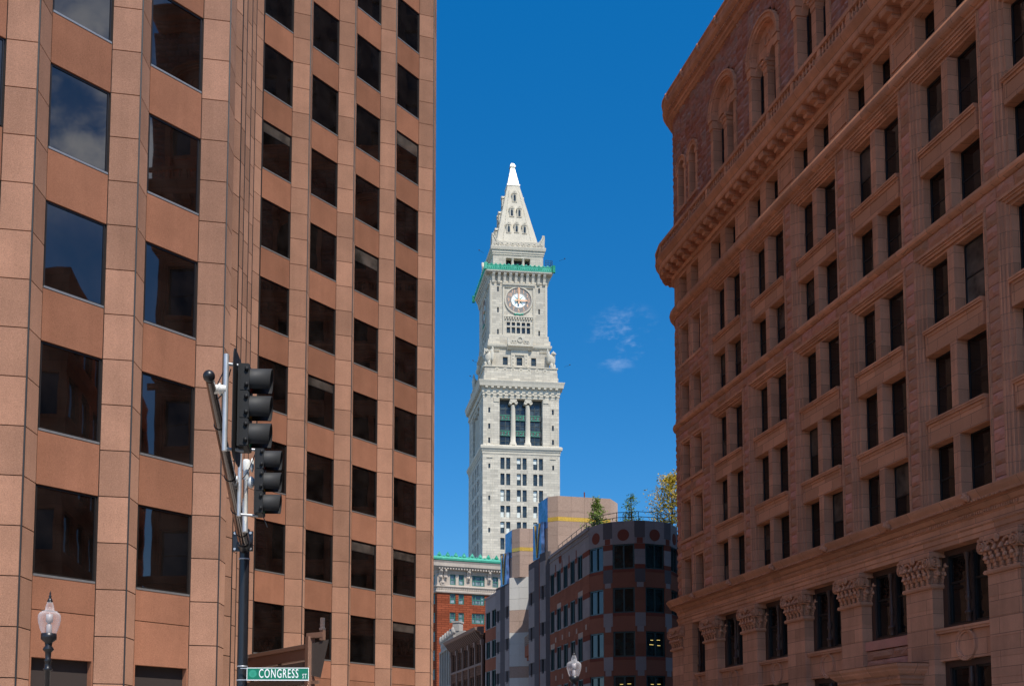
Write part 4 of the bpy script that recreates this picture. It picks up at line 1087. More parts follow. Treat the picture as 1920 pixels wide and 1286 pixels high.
# ------------------------------------------------------------------ granite office building with the rounded corner
cb = thing('round_corner_office_building', (18.5, 105, 0), 'red and grey patterned granite office building with a rounded corner and stepped penthouses', 'building')
cw = Win(cb)
MT = [mRedB, mGreyL, mGreyD, mRed, mPinkT, mPale, mGoldB]
cwall = MB(); ctrim = MB()
TOPS = [20.45 - PIT * k for k in range(5)]; CH = 2.25; PAR = 22.5
CC, CR = (18.8, 97.4), 4.2
def cpt(a, r=CR): return (CC[0] + r * math.sin(a), CC[1] - r * math.cos(a))
def tiles(fr, u0, u1, z0, z1, m, n=0, mz=1.3, mu=1.4):
    nu = max(1, round((u1 - u0) / mu)); nz = max(1, round((z1 - z0) / mz))
    for i in range(nu):
        for j in range(nz):
            a, b = u0 + (u1 - u0) * i / nu, u0 + (u1 - u0) * (i + 1) / nu; c, d = z0 + (z1 - z0) * j / nz, z0 + (z1 - z0) * (j + 1) / nz
            cwall.box(fr, a + .006, b - .006, n - .25, n, c + .006, d - .006, m)
HW = R(13.6)
angs = [R(-60), R(-20), R(20), R(60), R(100)]
for a in angs:
    fr = seg(cpt(a - HW), cpt(a + HW)); L = fr.L
    for k, zt in enumerate(TOPS):
        cw.add(fr, .03, L - .03, zt - CH, zt, -.2, mTealF, gTeal, .12, vb=(L / 2,), dep=.12)
        zb = zt - CH; zn = TOPS[k + 1] if k + 1 < len(TOPS) else zb - 1.2
        tiles(fr, 0, L, zb - .28, zb, 3); tiles(fr, 0, L, zn, zb - .28, 0, 0, 1.4)
    tiles(fr, 0, L, 20.45, PAR - .55, 1, 0, 1.6, 1.0); tiles(fr, 0, L, PAR - .55, PAR, 1, 0, .6, 1.0)
    d = MB(); d.ring(fr, L / 2, 21.25, .001, .52, -.05, .035, 0, 28); d.build('disc', mRed, cb)
    tiles(fr, 0, L, .1, 3.6, 2)
for i in range(len(angs) - 1):
    a0, a1 = angs[i] + HW, angs[i + 1] - HW
    fr = seg(cpt(a0), cpt(a1)); L = fr.L
    for k, zt in enumerate(TOPS):
        zb = zt - CH; zn = zt - PIT
        if k == 0:
            tiles(fr, 0, L, zt - .5, zt, 3); tiles(fr, 0, L, zt - 1.85, zt - .5, 1, 0, .7); tiles(fr, 0, L, zb, zt - 1.85, 3); tiles(fr, 0, L, zn + .45, zb, 2, 0, 1.3)
        else:
            tiles(fr, 0, L, zb, zt - 0, 0, 0, 1.1); tiles(fr, 0, L, zb - 1.2, zb, 1, .02, 1.2); tiles(fr, 0, L, zn + .0, zb - 1.2, 0)
        if k > 0: tiles(fr, L / 2 - .3, L / 2 + .3, zb - 1.7, zb - 1.2, 1, .03)
        else: tiles(fr, 0, L, zn, zn + .45, 0); tiles(fr, L / 2 - .3, L / 2 + .3, zn + .0, zn + .45, 1, .02)
    tiles(fr, 0, L, 21.0, PAR, 2, 0, 1.6); tiles(fr, 0, L, 20.45, 21.0, 1); tiles(fr, L / 2 - .27, L / 2 + .27, 20.47, 20.98, 3, .02); tiles(fr, 0, L, .1, TOPS[-1] - PIT, 2)
# street wing with pairs of narrow windows
A, B_ = cpt(R(-60) - HW), (12.86, 110.7)
fr = seg(B_, A); L = fr.L
tiles(fr, 0, L, 20.45, PAR - .3, 1, 0, 1.0, 1.25); ctrim.box(fr, 0, L, -.25, .15, PAR - .3, PAR); ctrim.box(fr, 0, L, -.25, .08, PAR - .75, PAR - .62)
ws = [(.15 + 2.62 * i + .15, .15 + 2.62 * i + 1.72) for i in range(5)]
xs = [0] + [x for w_ in ws for x in w_] + [L]
for k, zt in enumerate(TOPS):
    zb = zt - CH; zn = zt - PIT
    for a, b in ws:
        cw.add(fr, a, b, zb, zt, -.2, mTealF, gTeal, .07, vb=((a + b) / 2,), dep=.16)
        ctrim.box(fr, a - .04, a, -.2, .03, zb - .04, zt); ctrim.box(fr, b, b + .04, -.2, .03, zb - .04, zt); ctrim.box(fr, a, b, -.2, .05, zb - .06, zb)
        tiles(fr, a, b, zn + (.5 if k < 4 else 0), zb - .06, 0, 0, 1.2, .8)
        if k < 4: tiles(fr, a, b, zn, zn + .5, random.choice((0, 0, 4)), 0, .5, .5)
    for i in range(0, len(xs), 2):
        a, b = xs[i], xs[i + 1]
        if b - a < .02: continue
        tiles(fr, a, b, zb, zt - .5, 1, 0, .9, .9); tiles(fr, a, b, zt - .5, zt, 3); tiles(fr, a, b, zn, zb, 0, 0, .85, .8)
        if k and b - a > .5: tiles(fr, (a + b) / 2 - .2, (a + b) / 2 + .2, zb - 1.1, zb - .6, 4, .02)
tiles(fr, 0, L, .1, TOPS[-1] - PIT, 2)
for u in (4.3,):
    d = MB(); d.ring(fr, u, 21.5, .001, .52, -.05, .03, 0, 28); d.build('disc', mRed, cb)
for u in (2.2, 4.75, 7.4, 10): tiles(fr, u + .15, u + .4, 20.47, 21.2, 3, .02, 2, 2)
# stepped bays along the street (plan points), grey granite with slit windows
def strip(p, q, z1, m=1, win=None, mz=1.3, band=True, z0=.1):
    f = seg(p, q); zs = [z0]
    ho = []
    if win:
        for zt in [19.6 - PIT * k for k in range(5)]: ho.append((win[0], win[1], zt - 1.5, zt))
    us = sorted({0, f.L, *(win or ())}); zz = z0
    while zz < z1 - .05:
        ze = min(zz + mz, z1)
        mm = m
        if band and int((zz - z0) / mz) % 3 == 2: mm = 2 if m == 1 else m
        for a, b in zip(us[:-1], us[1:]):
            cuts = sorted({zz, ze, *[h for x in ho for h in x[2:] if zz < h < ze]})
            for c, d in zip(cuts[:-1], cuts[1:]):
                if any(x[0] <= a and b <= x[1] and x[2] <= (c + d) / 2 <= x[3] for x in ho): continue
                cwall.box(f, a + .005, b - .005, -.25, 0, c + .005, d - .005, mm)
        zz = ze
    for h in ho: cw.add(f, *h, -.2, mTealF, gTeal, .05, dep=.05)
    return f
pl = [(12.86, 110.7), (12.45, 111.1), (11.99, 112.6), (12.35, 113.4), (12.09, 114.2), (11.71, 115.5), (11.32, 118.0), (12.5, 119.5)]
strip(pl[1], pl[0], 23.1, 2); strip(pl[2], pl[1], 23.1, 1, (.5, 1.05)); strip(pl[3], pl[2], 23.1, 3); strip(pl[4], pl[3], 22.9, 3); strip(pl[5], pl[4], 22.9, 2); strip(pl[6], pl[5], 22.9, 1, (.9, 1.6))
strip((12.6, 119.8), pl[6], 22.9, 1)
# recessed bay with balcony, then the pale stair tower
strip((12.1, 126.0), (12.6, 119.8), 15.5, 0)
fpal = seg((9.88, 127), (12.09, 126.0))
zz = .1; q_ = 0
while zz < 22.9:
    ze = min(zz + 1.35, 22.95)
    for a, b in ((0, fpal.L / 2), (fpal.L / 2, fpal.L)):
        cwall.box(fpal, a + .01, b - .01, -.3, 0, zz + .01, ze - .01, 4 if q_ in (8, 12, 13) else 5)
    zz = ze; q_ += 1
cwall.box(fpal, fpal.L, fpal.L + 3, -.3, -.0, .1, 22.9, 5)
strip((9.47, 128.5), (9.88, 127), 22.9, 1, (.5, 1.0)); strip((9.5, 130.2), (9.47, 128.5), 22.7, 2); strip((9.06, 131), (9.5, 130.2), 22.7, 2); strip((8.63, 132.6), (9.06, 131), 22.5, 1, (.5, 1.1)); 
strip((9.0, 134.6), (8.63, 132.6), 22.3, 2)
fw = seg((7.77, 141), (8.95, 134.8)); L = fw.L
tiles(fw, 0, L, 20.4, 22.2, 1); ctrim.box(fw, 0, L, -.25, .1, 22.2, 22.45)
for k, zt in enumerate(TOPS):
    zb = zt - CH; w2 = [(.5, 2.6), (3.5, 5.6)]; e = [0, .5, 2.6, 3.5, 5.6, L]
    for a, b in w2: cw.add(fw, a, b, zb, zt, -.2, mTealF, gTeal, .08, vb=((a + b) / 2,), dep=.12); ctrim.box(fw, a, b, -.2, .05, zb - .08, zb)
    for i in (0, 2, 4): tiles(fw, e[i], e[i + 1], zb, zt, 1)
    tiles(fw, 0, L, zt - PIT, zb - .08, 0)
# balcony
bl = MB(); fb = seg((11.4, 123.5), (11.55, 119.0))
bl.box(fb, 0, fb.L, -1.2, .0, 13.0, 14.3); bl.box(fb, .4, fb.L, -1.2, -.2, 12.6, 13.0)
bo = bl.build('balcony', mRedB, cb); bl = MB()
for z in (14.6, 14.85, 15.1, 15.35): bl.tube([fb.P(-.9, -1.2, z), fb.P(0, 0, z), fb.P(fb.L, 0, z)], .03, 5)
for j in range(7): bl.tube([fb.P(j * fb.L / 6, 0, 14.3), fb.P(j * fb.L / 6, 0, 15.35)], .03, 5)
bl.build('railing', mBrownMet, bo)
dn = MB(); fd = seg((12.2, 124.6), (12.5, 120)); dn.box(fd, 0, fd.L, -.5, .25, 15.4, 19.4); dn.build('balcony_bay', mRedB, cb)
cw.add(fd, .8, 3.4, 14.4, 16.6, .26, mTealF, gTeal, .1, vb=(2.1,))
# penthouses
def pent(pts, z0, z1, left_glass, name):
    w = MB(); hs_ = []
    for i in range(len(pts)):
        p, q = pts[i], pts[(i + 1) % len(pts)]; f = seg(p, q)
        zs = [z0, z0 + 2.65, z1 - 4.3, z1 - 3.35, z1 - 2.75, z1 - 2.3, z1 - 1.75, z1 - 1.0 if False else z1 - 1.6, z1]
        zs = sorted(set(zs))
        n = max(1, round(f.L / 1.35))
        for c, d in zip(zs[:-1], zs[1:]):
            gold = abs(c - (z1 - 2.75)) < .01
            for j in range(n):
                w.box(f, f.L * j / n + .008, f.L * (j + 1) / n - .008, -.3, .015 if gold else 0, c + .006, d - .006, 1 if gold and i in left_glass[1] else 0)
        if i in left_glass[0]:
            g_ = MB(); g_.box(f, .05, f.L - .05, 0, .06, z1 - 3.4, z1 - .05); g_.box(f, -.5, f.L * .75, .1, .5, z1 - 6.5, z1 - 2.6); g_.box(f, .0, f.L * .9, 0, .35, z0, z1 - 6.5); g_.build('mirror_glass', gBlue, cb)
            g_ = MB()
            for s in (0, 1): g_.tube([f.P(f.L * (.1 + .5 * s), .56, z1 - 2.7), f.P(f.L * .3, .56, z1 - 6.4)], .07, 5)
            g_.build('gold_tracery', mGoldB, cb)
    w.face([(x, y, z1 - .05) for x, y in pts]); w.build(name, [mPinkT, mGoldB], cb)
pent([(12.41, 117.4), (13.11, 114.6), (14.14, 114), (20.05, 115.2), (21.24, 117.4), (21.4, 119.5), (15.2, 118.3)], 21.5, 29.8, ((0,), (1, 2)), 'penthouse')
pent([(9.63, 129.8), (10.2, 127.0), (11.04, 126.0), (14.5, 126.6), (16, 129), (15, 133), (10, 133)], 22.9, 28.8, ((0,), (1, 2)), 'penthouse')
lv = MB(); fl = seg((15.7, 113.6), (18.2, 114.1))
for j in range(8): lv.prism(fl, [(0, 21.9 + j * .27), (.12, 21.9 + j * .27), (0, 22.1 + j * .27)], 0, fl.L)
lv.box(fl, -.08, 0, -.05, .15, 21.8, 24.1); lv.box(fl, fl.L, fl.L + .08, -.05, .15, 21.8, 24.1); lv.box(fl, -.08, fl.L + .08, -.05, .15, 24.1, 24.2); lv.build('louvre', mGreenF, cb)
cl_ = MB()
for a_, zt in ((R(20), TOPS[2]), (R(20), TOPS[3]), (R(-20), TOPS[3])):
    f = seg(cpt(a_ - HW), cpt(a_ + HW))
    for u_, d_, w_ in ((.55, .75, .28), (1.2, .72, .33), (.45, 1.15, .4), (1.25, 1.2, .3)): cl_.box(f, u_, u_ + w_, -.186, -.18, zt - d_ - .04, zt - d_)
cl_.build('ceiling_lights', plain('warm ceiling light', (.8, .6, .2), .5, emit=((1, .72, .2), .8)), cb)
cwall.merge(ctrim, 1); cwall.build('wall_panels', MT, cb); cw.done()
rf = MB(); rf.face([(x, y, 22.0) for x, y in [cpt(R(a)) for a in (-80, -40, 0, 40, 80)] + [(34, 97), (34, 143), (8, 141), (9, 135), (9.6, 129.5), (12.4, 127.6), (12.9, 119.5), (12.6, 114), (12.9, 111)]]); rf.build('roof', mRoof, cb)
bw = MB()
for p, q in (((34, 97), (34, 143)), ((34, 143), (7.8, 141)), (cpt(R(100) + HW), (34, 97))): f = seg(p, q); bw.face([f.P(0, 0, 0), f.P(f.L, 0, 0), f.P(f.L, 0, 22.3), f.P(0, 0, 22.3)])
bw.build('rear_wall', mRedB, cb)
# roof rail, ladder cage
rl = MB(); path = [(13.6, 109.5, 0), (14.9, 98.6, 0)] + [(*cpt(R(a), CR - .5), 0) for a in (-60, -30, 0, 30, 60)]
for z in (22.95, 23.4): rl.tube([(x, y, z) for x, y, _ in path], .03, 5)
for i, (x, y, _) in enumerate(path): rl.tube([(x, y, 22.2), (x, y, 23.4)], .03, 5)
for j in range(6): t = j / 6; rl.tube([(13.6 + 1.3 * t, 109.5 - 10.9 * t, 22.2), (13.6 + 1.3 * t, 109.5 - 10.9 * t, 23.4)], .025, 5)
rl.build('roof_railing', mBlackRail, cb)
rl = MB(); c0 = (22.1, 116.5)
for j in range(6): a = j * math.pi / 3; rl.tube([(c0[0] + .45 * math.cos(a), c0[1] + .45 * math.sin(a), 23), (c0[0] + .45 * math.cos(a), c0[1] + .45 * math.sin(a), 28.4)], .035, 4)
for z in (25, 26, 27, 28, 28.4): rl.tube([(c0[0] + .45 * math.cos(a_ * .7), c0[1] + .45 * math.sin(a_ * .7), z) for a_ in range(10)], .035, 4)
rl.build('ladder_cage', mBlackRail, cb)
rl = MB(); rl.tube([(17.2, 115.2, 29.7), (17.2, 115.2, 30.5)], .07, 6); rl.build('beacon', mRed, cb)

# ------------------------------------------------------------------ red brick building with copper cornice
bb_ = thing('red_brick_office_building', (14, 230, 0), 'red brick and cream terracotta building with green copper cresting at the far street end', 'building')
fB = seg((2.1, 222), (30, 231.6)); fB2 = seg((-1.2, 230), (2.1, 222)); bwn = Win(bb_)
BH = 42.5
b1, b2m = MB(), MB()
colB = [(2.85, 4.15), (4.8, 6.05), (7.85, 10.75), (12.55, 13.9), (14.9, 16.2), (18, 21)]
rows = [(37.5, 39.75), (33.45, 35.65)] + [(33.45 - 4.0 * k, 35.65 - 4.0 * k) for k in range(1, 7)]
for fi, (f, cs) in enumerate(((fB, colB), (fB2, [(5.2, 7.6)]))):
    ho = [(a, b, z0, z1) for a, b in cs for z0, z1 in rows]
    b1.wall(f, 0, f.L, 0, 36.0, [h for h in ho if h[3] < 36], 0, .35); b2m.wall(f, 0, f.L, 36.0, 40.2, [h for h in ho if h[3] > 36], .03, .38)
    for h in ho:
        w = h[1] - h[0]
        bwn.add(f, *h, -.3, mGreenF, [gPale, gTower], .22, vb=(h[0] + w * .27, h[1] - w * .27) if w > 2 else (), hb=((h[2] + h[3]) / 2,), dep=.15, g2=lambda i, j: 1 if j == 1 and random.random() < .6 else 0)
P = [(-1.2, 230), (2.1, 222), fB.P(fB.L, 0, 0)[:2]]
b2m.sweep([(0, 35.7), (.3, 35.8), (.35, 36.1), (.15, 36.3), (.15, 36.8), (.4, 36.95), (.45, 37.15), (0, 37.3)], P)
b2m.sweep([(0, 39.9), (.2, 40.0), (.25, 40.5), (.9, 40.9), (1.3, 41.2), (1.35, 41.9), (1.55, 42.3), (0, 42.5)], P)
for f in (fB, fB2):
    k = int(f.L / .42)
    for j in range(k): b2m.box(f, j * .42, j * .42 + .22, .1, .36, 36.4, 36.75)
    k = int(f.L / .62)
    for j in range(k): b2m.box(f, j * .62, j * .62 + .3, .25, 1.1, 40.62, 40.95)
for u in (.7, 1.7, 6.95, 11.7, 17.0, 22.5):
    k = MB(); k.prism(fB, [(0, 38.2), (.3, 38.3), (.5, 38.9), (.35, 39.4), (.7, 40.0), (.8, 40.9), (0, 40.95)], u - .35, u + .35); k.blob(fB, u, .5, 39.0, .3, .3, .35); k.blob(fB, u, .8, 40.3, .3, .25, .35); k.build('console', mCream, bb_)
k = MB(); k.ring(fB, 1.2, 37.9, .25, .62, .0, .25, 0, 18); k.blob(fB, 1.2, .3, 37.9, .35, .15, .35); k.build('medallion', mCream, bb_)
cr = MB()
cr.sweep([(.9, 42.4), (1.6, 42.45), (1.7, 42.8), (1.5, 43.2), (.9, 43.3)], P)
for f in (fB, fB2):
    k = int(f.L / 1.85)
    for j in range(k + 1):
        u = j * 1.85; cr.plate(f, [(u - .55, 43.1), (u + .55, 43.1), (u + .42, 43.6), (u + .15, 44.0), (u, 44.25), (u - .15, 44.0), (u - .42, 43.6)], 1.1, 1.35); cr.blob(f, u, 1.42, 43.5, .28, .14, .28)
        cr.blob(f, u + .92, 1.4, 43.25, .3, .2, .2)
cr.build('cresting', mCopper, bb_)
b1.build('wall', mBrick, bb_); b2m.build('terracotta_storey', mCream, bb_); bwn.done()
rf = MB(); rf.face([(-1.2, 230, 42.3), (2.1, 222, 42.3), (30, 231.6, 42.3), (26, 250, 42.3), (-2, 250, 42.3)]); rf.build('roof', mRoof, bb_)
k = MB()
for p, q in (((30, 231.6), (26, 250)), ((26, 250), (-2, 250)), ((-2, 250), (-1.2, 230))): f = seg(p, q); k.face([f.P(0, 0, 0), f.P(f.L, 0, 0), f.P(f.L, 0, 42.3), f.P(0, 0, 42.3)])
k.build('rear_wall', mBrick, bb_)

# ------------------------------------------------------------------ dark brownstone row building and its pale neighbour
bs = thing('brownstone_row_building', (8, 152, 0), 'dark brown stone row building with a bracketed eave between pale and grey neighbours', 'building')
fS = seg((3.73, 164), (7.59, 143.2)); L = fS.L; sw = Win(bs); k1, k2 = MB(), MB()
cs = [(1.2 + 4.05 * i + a, 1.2 + 4.05 * i + a + 1.25) for i in range(5) for a in (0, 1.6)]
rw_ = [(14.3, 16.9), (9.9, 12.6), (5.4, 8.2)]
ho = [(a, b, z0, z1) for a, b in cs for z0, z1 in rw_ if b < L]
k1.wall(fS, 0, L, 0, 18.3, ho, 0, .35)
for h in ho: sw.add(fS, *h, -.3, mBlackF, [gTower, mGlintPane], .1, hb=((h[2] + h[3]) / 2,), dep=.1, g2=lambda i, j: 1 if random.random() < .35 else 0)
k2.prism(fS, [(-.1, 17.9), (.3, 18.0), (.4, 18.3), (1.1, 18.55), (1.25, 18.9), (-.1, 19.05)], -.1, L + .1)
for j in range(int(L / 1.05)): k2.prism(fS, [(.0, 17.3), (.3, 17.5), (.95, 18.3), (.95, 18.5), (0, 18.5)], .2 + j * 1.05, .55 + j * 1.05)
for z in (13.9, 9.4): k2.box(fS, 0, L, -.1, .15, z, z + .3)
for i in range(6): u = .35 + 4.05 * i; k2.box(fS, u, u + .5, -.1, .16, 0, 17.3); k2.box(fS, u - .15, u + .65, -.1, .28, 16.6, 17.3)
k1.build('wall', mBStone, bs); k2.build('trim', mBStoneM, bs); sw.done()
k = MB(); k.box(fS, 0, L, -14, -.4, .1, 18.3); k.build('rear_wall', mBStone, bs)
wh = thing('pale_row_building', (5, 172, 0), 'narrow pale stone row building with carved parapet beside the dark brownstone one', 'building')
fH = seg((2.41, 180), (4.2, 165.2)); L = fH.L; hw_ = Win(wh); k1, k2 = MB(), MB()
ho = [(1.0 + 2.8 * i, 2.5 + 2.8 * i, z0, z0 + 4.2) for i in range(5) for z0 in (13.4, 7.6, 2.5)]
k1.wall(fH, 0, L, 0, 19.6, ho, 0, .5)
for h in ho: hw_.add(fH, *h, -.45, mBlackF, gTower, .1, hb=(h[2] + 2,), dep=.1)
k2.box(fH, 0, L, -.2, .35, 18.6, 18.9); k2.box(fH, 0, L, -.2, .2, 12.4, 12.8); k2.box(fH, 0, L, -.3, .1, 19.6, 20.6)
for i in range(6): k2.box(fH, .1 + 2.8 * i, .6 + 2.8 * i, -.1, .3, 0, 18.6); k2.blob(fH, .4 + 2.8 * i, .1, 20.9, .5, .3, .75); k2.blob(fH, 1.8 + 2.8 * i, .1, 20.6, .6, .25, .35)
k1.build('wall', mOffW, wh); k2.build('trim', mOffW, wh); hw_.done()
k = MB(); k.box(fH, 0, L, -14, -.5, .1, 19.6); k.build('rear_wall', mOffW, wh)
k = MB(); f = seg((4.0, 167.5), (5.9, 166.6)); k.box(f, 0, f.L, -4, 0, 18.0, 21.2); k.box(f, .1, 1.2, -1.5, .1, 21.2, 22.5); k.box(f, 0, 1.3, -1.6, .2, 22.5, 22.75); k.build('roof_house', mOffW, wh)

# ------------------------------------------------------------------ street lamps
def lamp(loc):
    t = thing('street_lamp', (loc[0], loc[1], .13), 'x', 'street lamp', 'acorn street lamps')
    def at(z): return (loc[0], loc[1], z + .13)
    k = MB(); k.lathe([(.24, 0), (.24, .15), (.2, .25), (.19, .6), (.13, .75), (.11, .9), (.075, 1.1), (.055, 1.3), (.05, 3.02), (.078, 3.03), (.085, 3.05), (.06, 3.08), (.055, 3.18), (.075, 3.2), (.05, 3.24), (.055, 3.36), (.095, 3.4), (.1, 3.42), (.06, 3.48), (.07, 3.54), (.14, 3.6), (.14, 3.7), (.12, 3.71)], at(0), 20); k.face([]) if False else None
    k.build('post', mBlack, t)
    k = MB(); k.lathe([(.125, 3.7), (.16, 3.78), (.195, 3.9), (.205, 3.98), (.2, 4.04), (.175, 4.085), (.14, 4.1), (.14, 4.115), (.085, 4.13), (.075, 4.2), (.05, 4.28), (.04, 4.3)], at(0), 28); k.build('globe', mGlobe, t)
    k = MB(); k.lathe([(.05, 3.7), (.05, 3.86), (.03, 3.88), (.03, 3.9), (.062, 3.92), (.062, 4.06), (.001, 4.07)], at(0), 14); k.build('lamp_bulb', mBulb, t)
    k = MB(); k.lathe([(.04, 4.28), (.055, 4.3), (.04, 4.33), (.02, 4.38), (.03, 4.4), (.012, 4.42), (.018, 4.44), (.001, 4.5)], at(0), 12); k.build('finial', mBlack, t)
    return t
l1 = lamp((-6.95, 19.5)); l1['label'] = 'black acorn-globe street lamp in front of the sunlit pink granite tower'
l2 = copy_tree(l1); l2.location = (4.06, 29.3, .13); l2['label'] = 'black acorn-globe street lamp before the dark patterned building down the street'

# ------------------------------------------------------------------ traffic signal mast
ts = thing('traffic_signal', (-3.45, 20, 0), 'black traffic signal pole with a brown mast arm carrying two three-lens heads', 'traffic signal')
k = MB(); k.lathe([(.22, .13), (.22, .3), (.12, .45), (.105, .6), (.095, 5.85), (.095, 5.9), (.001, 5.95)], (-3.47, 20, 0), 20); k.build('pole', mBlack, ts)
arm0, arm1 = Vector((-3.45, 19.86, 5.58)), Vector((-2.69, 12.8, 6.24))
fP = Fr((-3.47, 19.86), (.995, -.1))
k = MB(); k.box(fP, -.19, .19, 0, .04, 5.45, 5.83); k.tube([arm0 + Vector((0, .02, 0)), arm0.lerp(arm1, .035)], [.15, .13], 16)
pt_ = k.build('arm_plate', mBlack, ts); k = MB()
for a in (-.15, .15):
    for z in (5.49, 5.79): k.tube([fP.P(a, .04, z), fP.P(a, .065, z)], .025, 8)
k.build('bolts', mGalv, pt_)
N = 10; k = MB(); k.tube([arm0.lerp(arm1, i / N) for i in range(N + 1)], [.115 - .06 * i / N for i in range(N + 1)], 18); k.build('mast_arm', mArm, ts)
k = MB(); k.sphere(arm1 + Vector((.0, -.05, .02)), .075, 0, 18, 12); k.build('arm_cap', mBlack, ts)
fdir = Vector((.999, .03, 0)).normalized()
def head(px, py, zc, back):
    h = MB(); fr = Fr((px, py), (-fdir.y, fdir.x)); fr.n = (fdir.x, fdir.y); fr.u = (fdir.y, -fdir.x)
    h.box(fr, -.17, .17, -.13, 0, zc - .53, zc + .53)
    for i in (-1, 0, 1): h.box(fr, -.176, .176, -.1, .012, zc + i * .354 - .165, zc + i * .354 + .165)
    for i in (-1, 0, 1):
        for zz in (-.1, .1): h.blob(fr, -.19, -.02, zc + i * .354 + zz, .025, .03, .03, 0, 6, 4); h.blob(fr, .19, -.02, zc + i * .354 + zz, .025, .03, .03, 0, 6, 4)
    o = h.build('signal_head', mBlackS, ts)
    for i in (1, 0, -1):
        v = MB(); z0 = zc + i * .354; rows = []
        a0, a1 = R(-52), R(232); n = 26
        for r_, nn_, sl in ((.16, .012, 0), (.16, .285, 1), (.152, .285, 1), (.152, .012, 0)):
            rows.append([fr.P(r_ * math.cos(a0 + (a1 - a0) * j / n), nn_ - (.012 * (1 - math.sin(a0 + (a1 - a0) * j / n)) if sl else 0), z0 + r_ * math.sin(a0 + (a1 - a0) * j / n)) for j in range(n + 1)])
        v.grid(rows, 0, True); v.build('visor', mVisor, o)
        v = MB(); v.ring(fr, 0, z0, .001, .145, 0, .02, 0, 20); v.build('lens', plain('signal lens', ((.25, .02, .02), (.3, .18, .01), (.01, .2, .1))[1 - i], .2), o)
    if back:
        b = MB(); po = []
        for cx, cz, s in ((.2, .53, 0), (-.2, .53, 1), (-.2, -.53, 2), (.2, -.53, 3)):
            for j in range(5): a = math.pi / 2 * (s + j / 4); po.append((cx + .17 * math.cos(a), zc + cz + .17 * math.sin(a)))
        b.plate(fr, po, -.165, -.155); b.build('backplate', mBlackS, o)
    return fr
f1 = head(-2.27, 13.25, 6.02, True); f2 = head(-2.62, 16.75, 5.97, False)
def hanger(x, y, z0, z1, hx, hy):
    k = MB(); k.tube([(x, y, z0), (x, y, z1)], .033, 10)
    for z in (z0 + .03, z1 - .12): k.tube([(x, y, z), (hx, hy, z)], .022, 8)
    k.build('bracket_pipe', mGalv, ts)
hanger(-2.55, 13.1, 5.43, 6.67, -2.33, 13.2); hanger(-2.98, 16.6, 5.39, 6.6, -2.7, 16.7)
for x, y, z in ((-2.6, 13.1, 6.22), (-3.06, 16.55, 5.97)):
    k = MB(); k.tube([(x - .1, y, z), (x + .06, y, z)], [.06, .05], 12); k.tube([(x - .03, y, z), (x - .01, y, z)], .075, 12); k.build('arm_clamp', mWhiteP, ts)
k = MB(); k.lathe([(.03, 0), (.03, .8), (.05, .82), (.05, .95), (.06, .98), (.06, 1.1), (.05, 1.13), (.001, 1.14)], (-2.93, 16.9, 5.25), 12)
k.blob(Fr((-2.93, 16.9), (1, 0)), .09, .05, 6.0, .06, .07, .1); k.blob(Fr((-2.93, 16.9), (1, 0)), .1, .04, 6.28, .03, .05, .12); k.build('detector', mWhiteP, ts)
k = MB(); k.tube([(-2.93, 16.9, 5.2), (-2.95, 16.95, 5.75)], .045, 8); k.build('detector_pipe', mGalv, ts)
k = MB()
def cable(a, b, sag, n=8): k.tube([Vector(a).lerp(Vector(b), i / n) + Vector((0, 0, -sag * math.sin(math.pi * i / n))) for i in range(n + 1)], .008, 5)
cable((-2.72, 13.2, 6.2), (-2.42, 13.2, 6.62), -.12); cable((-2.7, 13.3, 6.15), (-2.5, 13.15, 6.5), .08); cable((-3.0, 16.6, 5.95), (-2.75, 16.7, 6.45), .1); cable((-2.62, 16.75, 5.42), (-2.55, 16.75, 5.25), .0)
for t in (.12, .3, .52, .8):
    c_ = arm0.lerp(arm1, t); rr = .115 - .06 * t; d = (arm1 - arm0).normalized(); a = d.orthogonal().normalized(); b = d.cross(a)
    k.tube([c_ + (a * math.cos(2 * math.pi * j / 14) + b * math.sin(2 * math.pi * j / 14)) * (rr + .006) for j in range(15)], .007, 5)
k.build('cables', mBlack, ts)
k = MB()
for z, r_ in ((5.33, .108), (3.29, .104), (3.03, .104)): k.lathe([(.094, -.012), (r_, -.012), (r_, .012), (.094, .012)], (-3.47, 20, z), 20)
k.build('pole_bands', mGalv, ts)
# street name sign
sg = thing('street_sign', (-2.78, 19.8, 3.14), 'green street name sign with white lettering and round emblem clamped to the signal pole', 'sign')
fG = Fr((-3.35, 19.8), (1.16, -.06)); GL = 1.165
k = MB(); k.plate(fG, [(0, 3.015), (GL, 3.015), (GL, 3.255), (0, 3.255)], -.006, 0); k.build('panel', mSignW, sg)
k = MB(); k.plate(fG, [(.012, 3.035), (GL - .012, 3.035), (GL - .012, 3.243), (.012, 3.243)], -.002, .003); k.build('face', mSign, sg)
k = MB()
for poly in text_polys('CONGRESS', .235, .565, .004, 1.16): k.face([fG.P(.60 + x, .0055, 3.138 + y) for x, y in poly])
for poly in text_polys('ST', .12, .62, .002, 1.15): k.face([fG.P(1.085 + x, .0055, 3.095 + y) for x, y in poly])
k.build('lettering', mSignW, sg)
k = MB(); k.ring(fG, .115, 3.14, .001, .072, .002, .0045, 0, 28); k.ring(fG, .115, 3.14, .06, .064, .004, .006, 0, 28)
k.build('emblem', mSignE, sg)
k = MB()
for j in range(3): k.box(fG, .085, .145, .0045, .006, 3.115 + .022 * j, 3.119 + .022 * j)
k.build('emblem_lines', mSign, sg)
k = MB(); k.box(fG, -.12, .03, -.03, -.006, 3.235, 3.25); k.box(fG, -.12, .03, -.03, -.006, 3.02, 3.035); k.build('clamp', mGalv, sg)
# small fitting on the pole near the frame edge
k = MB(); k.box(fP, -.02, .05, -.02, .03, 2.82, 2.87)
k.build('pole_fitting', mChrome, ts)

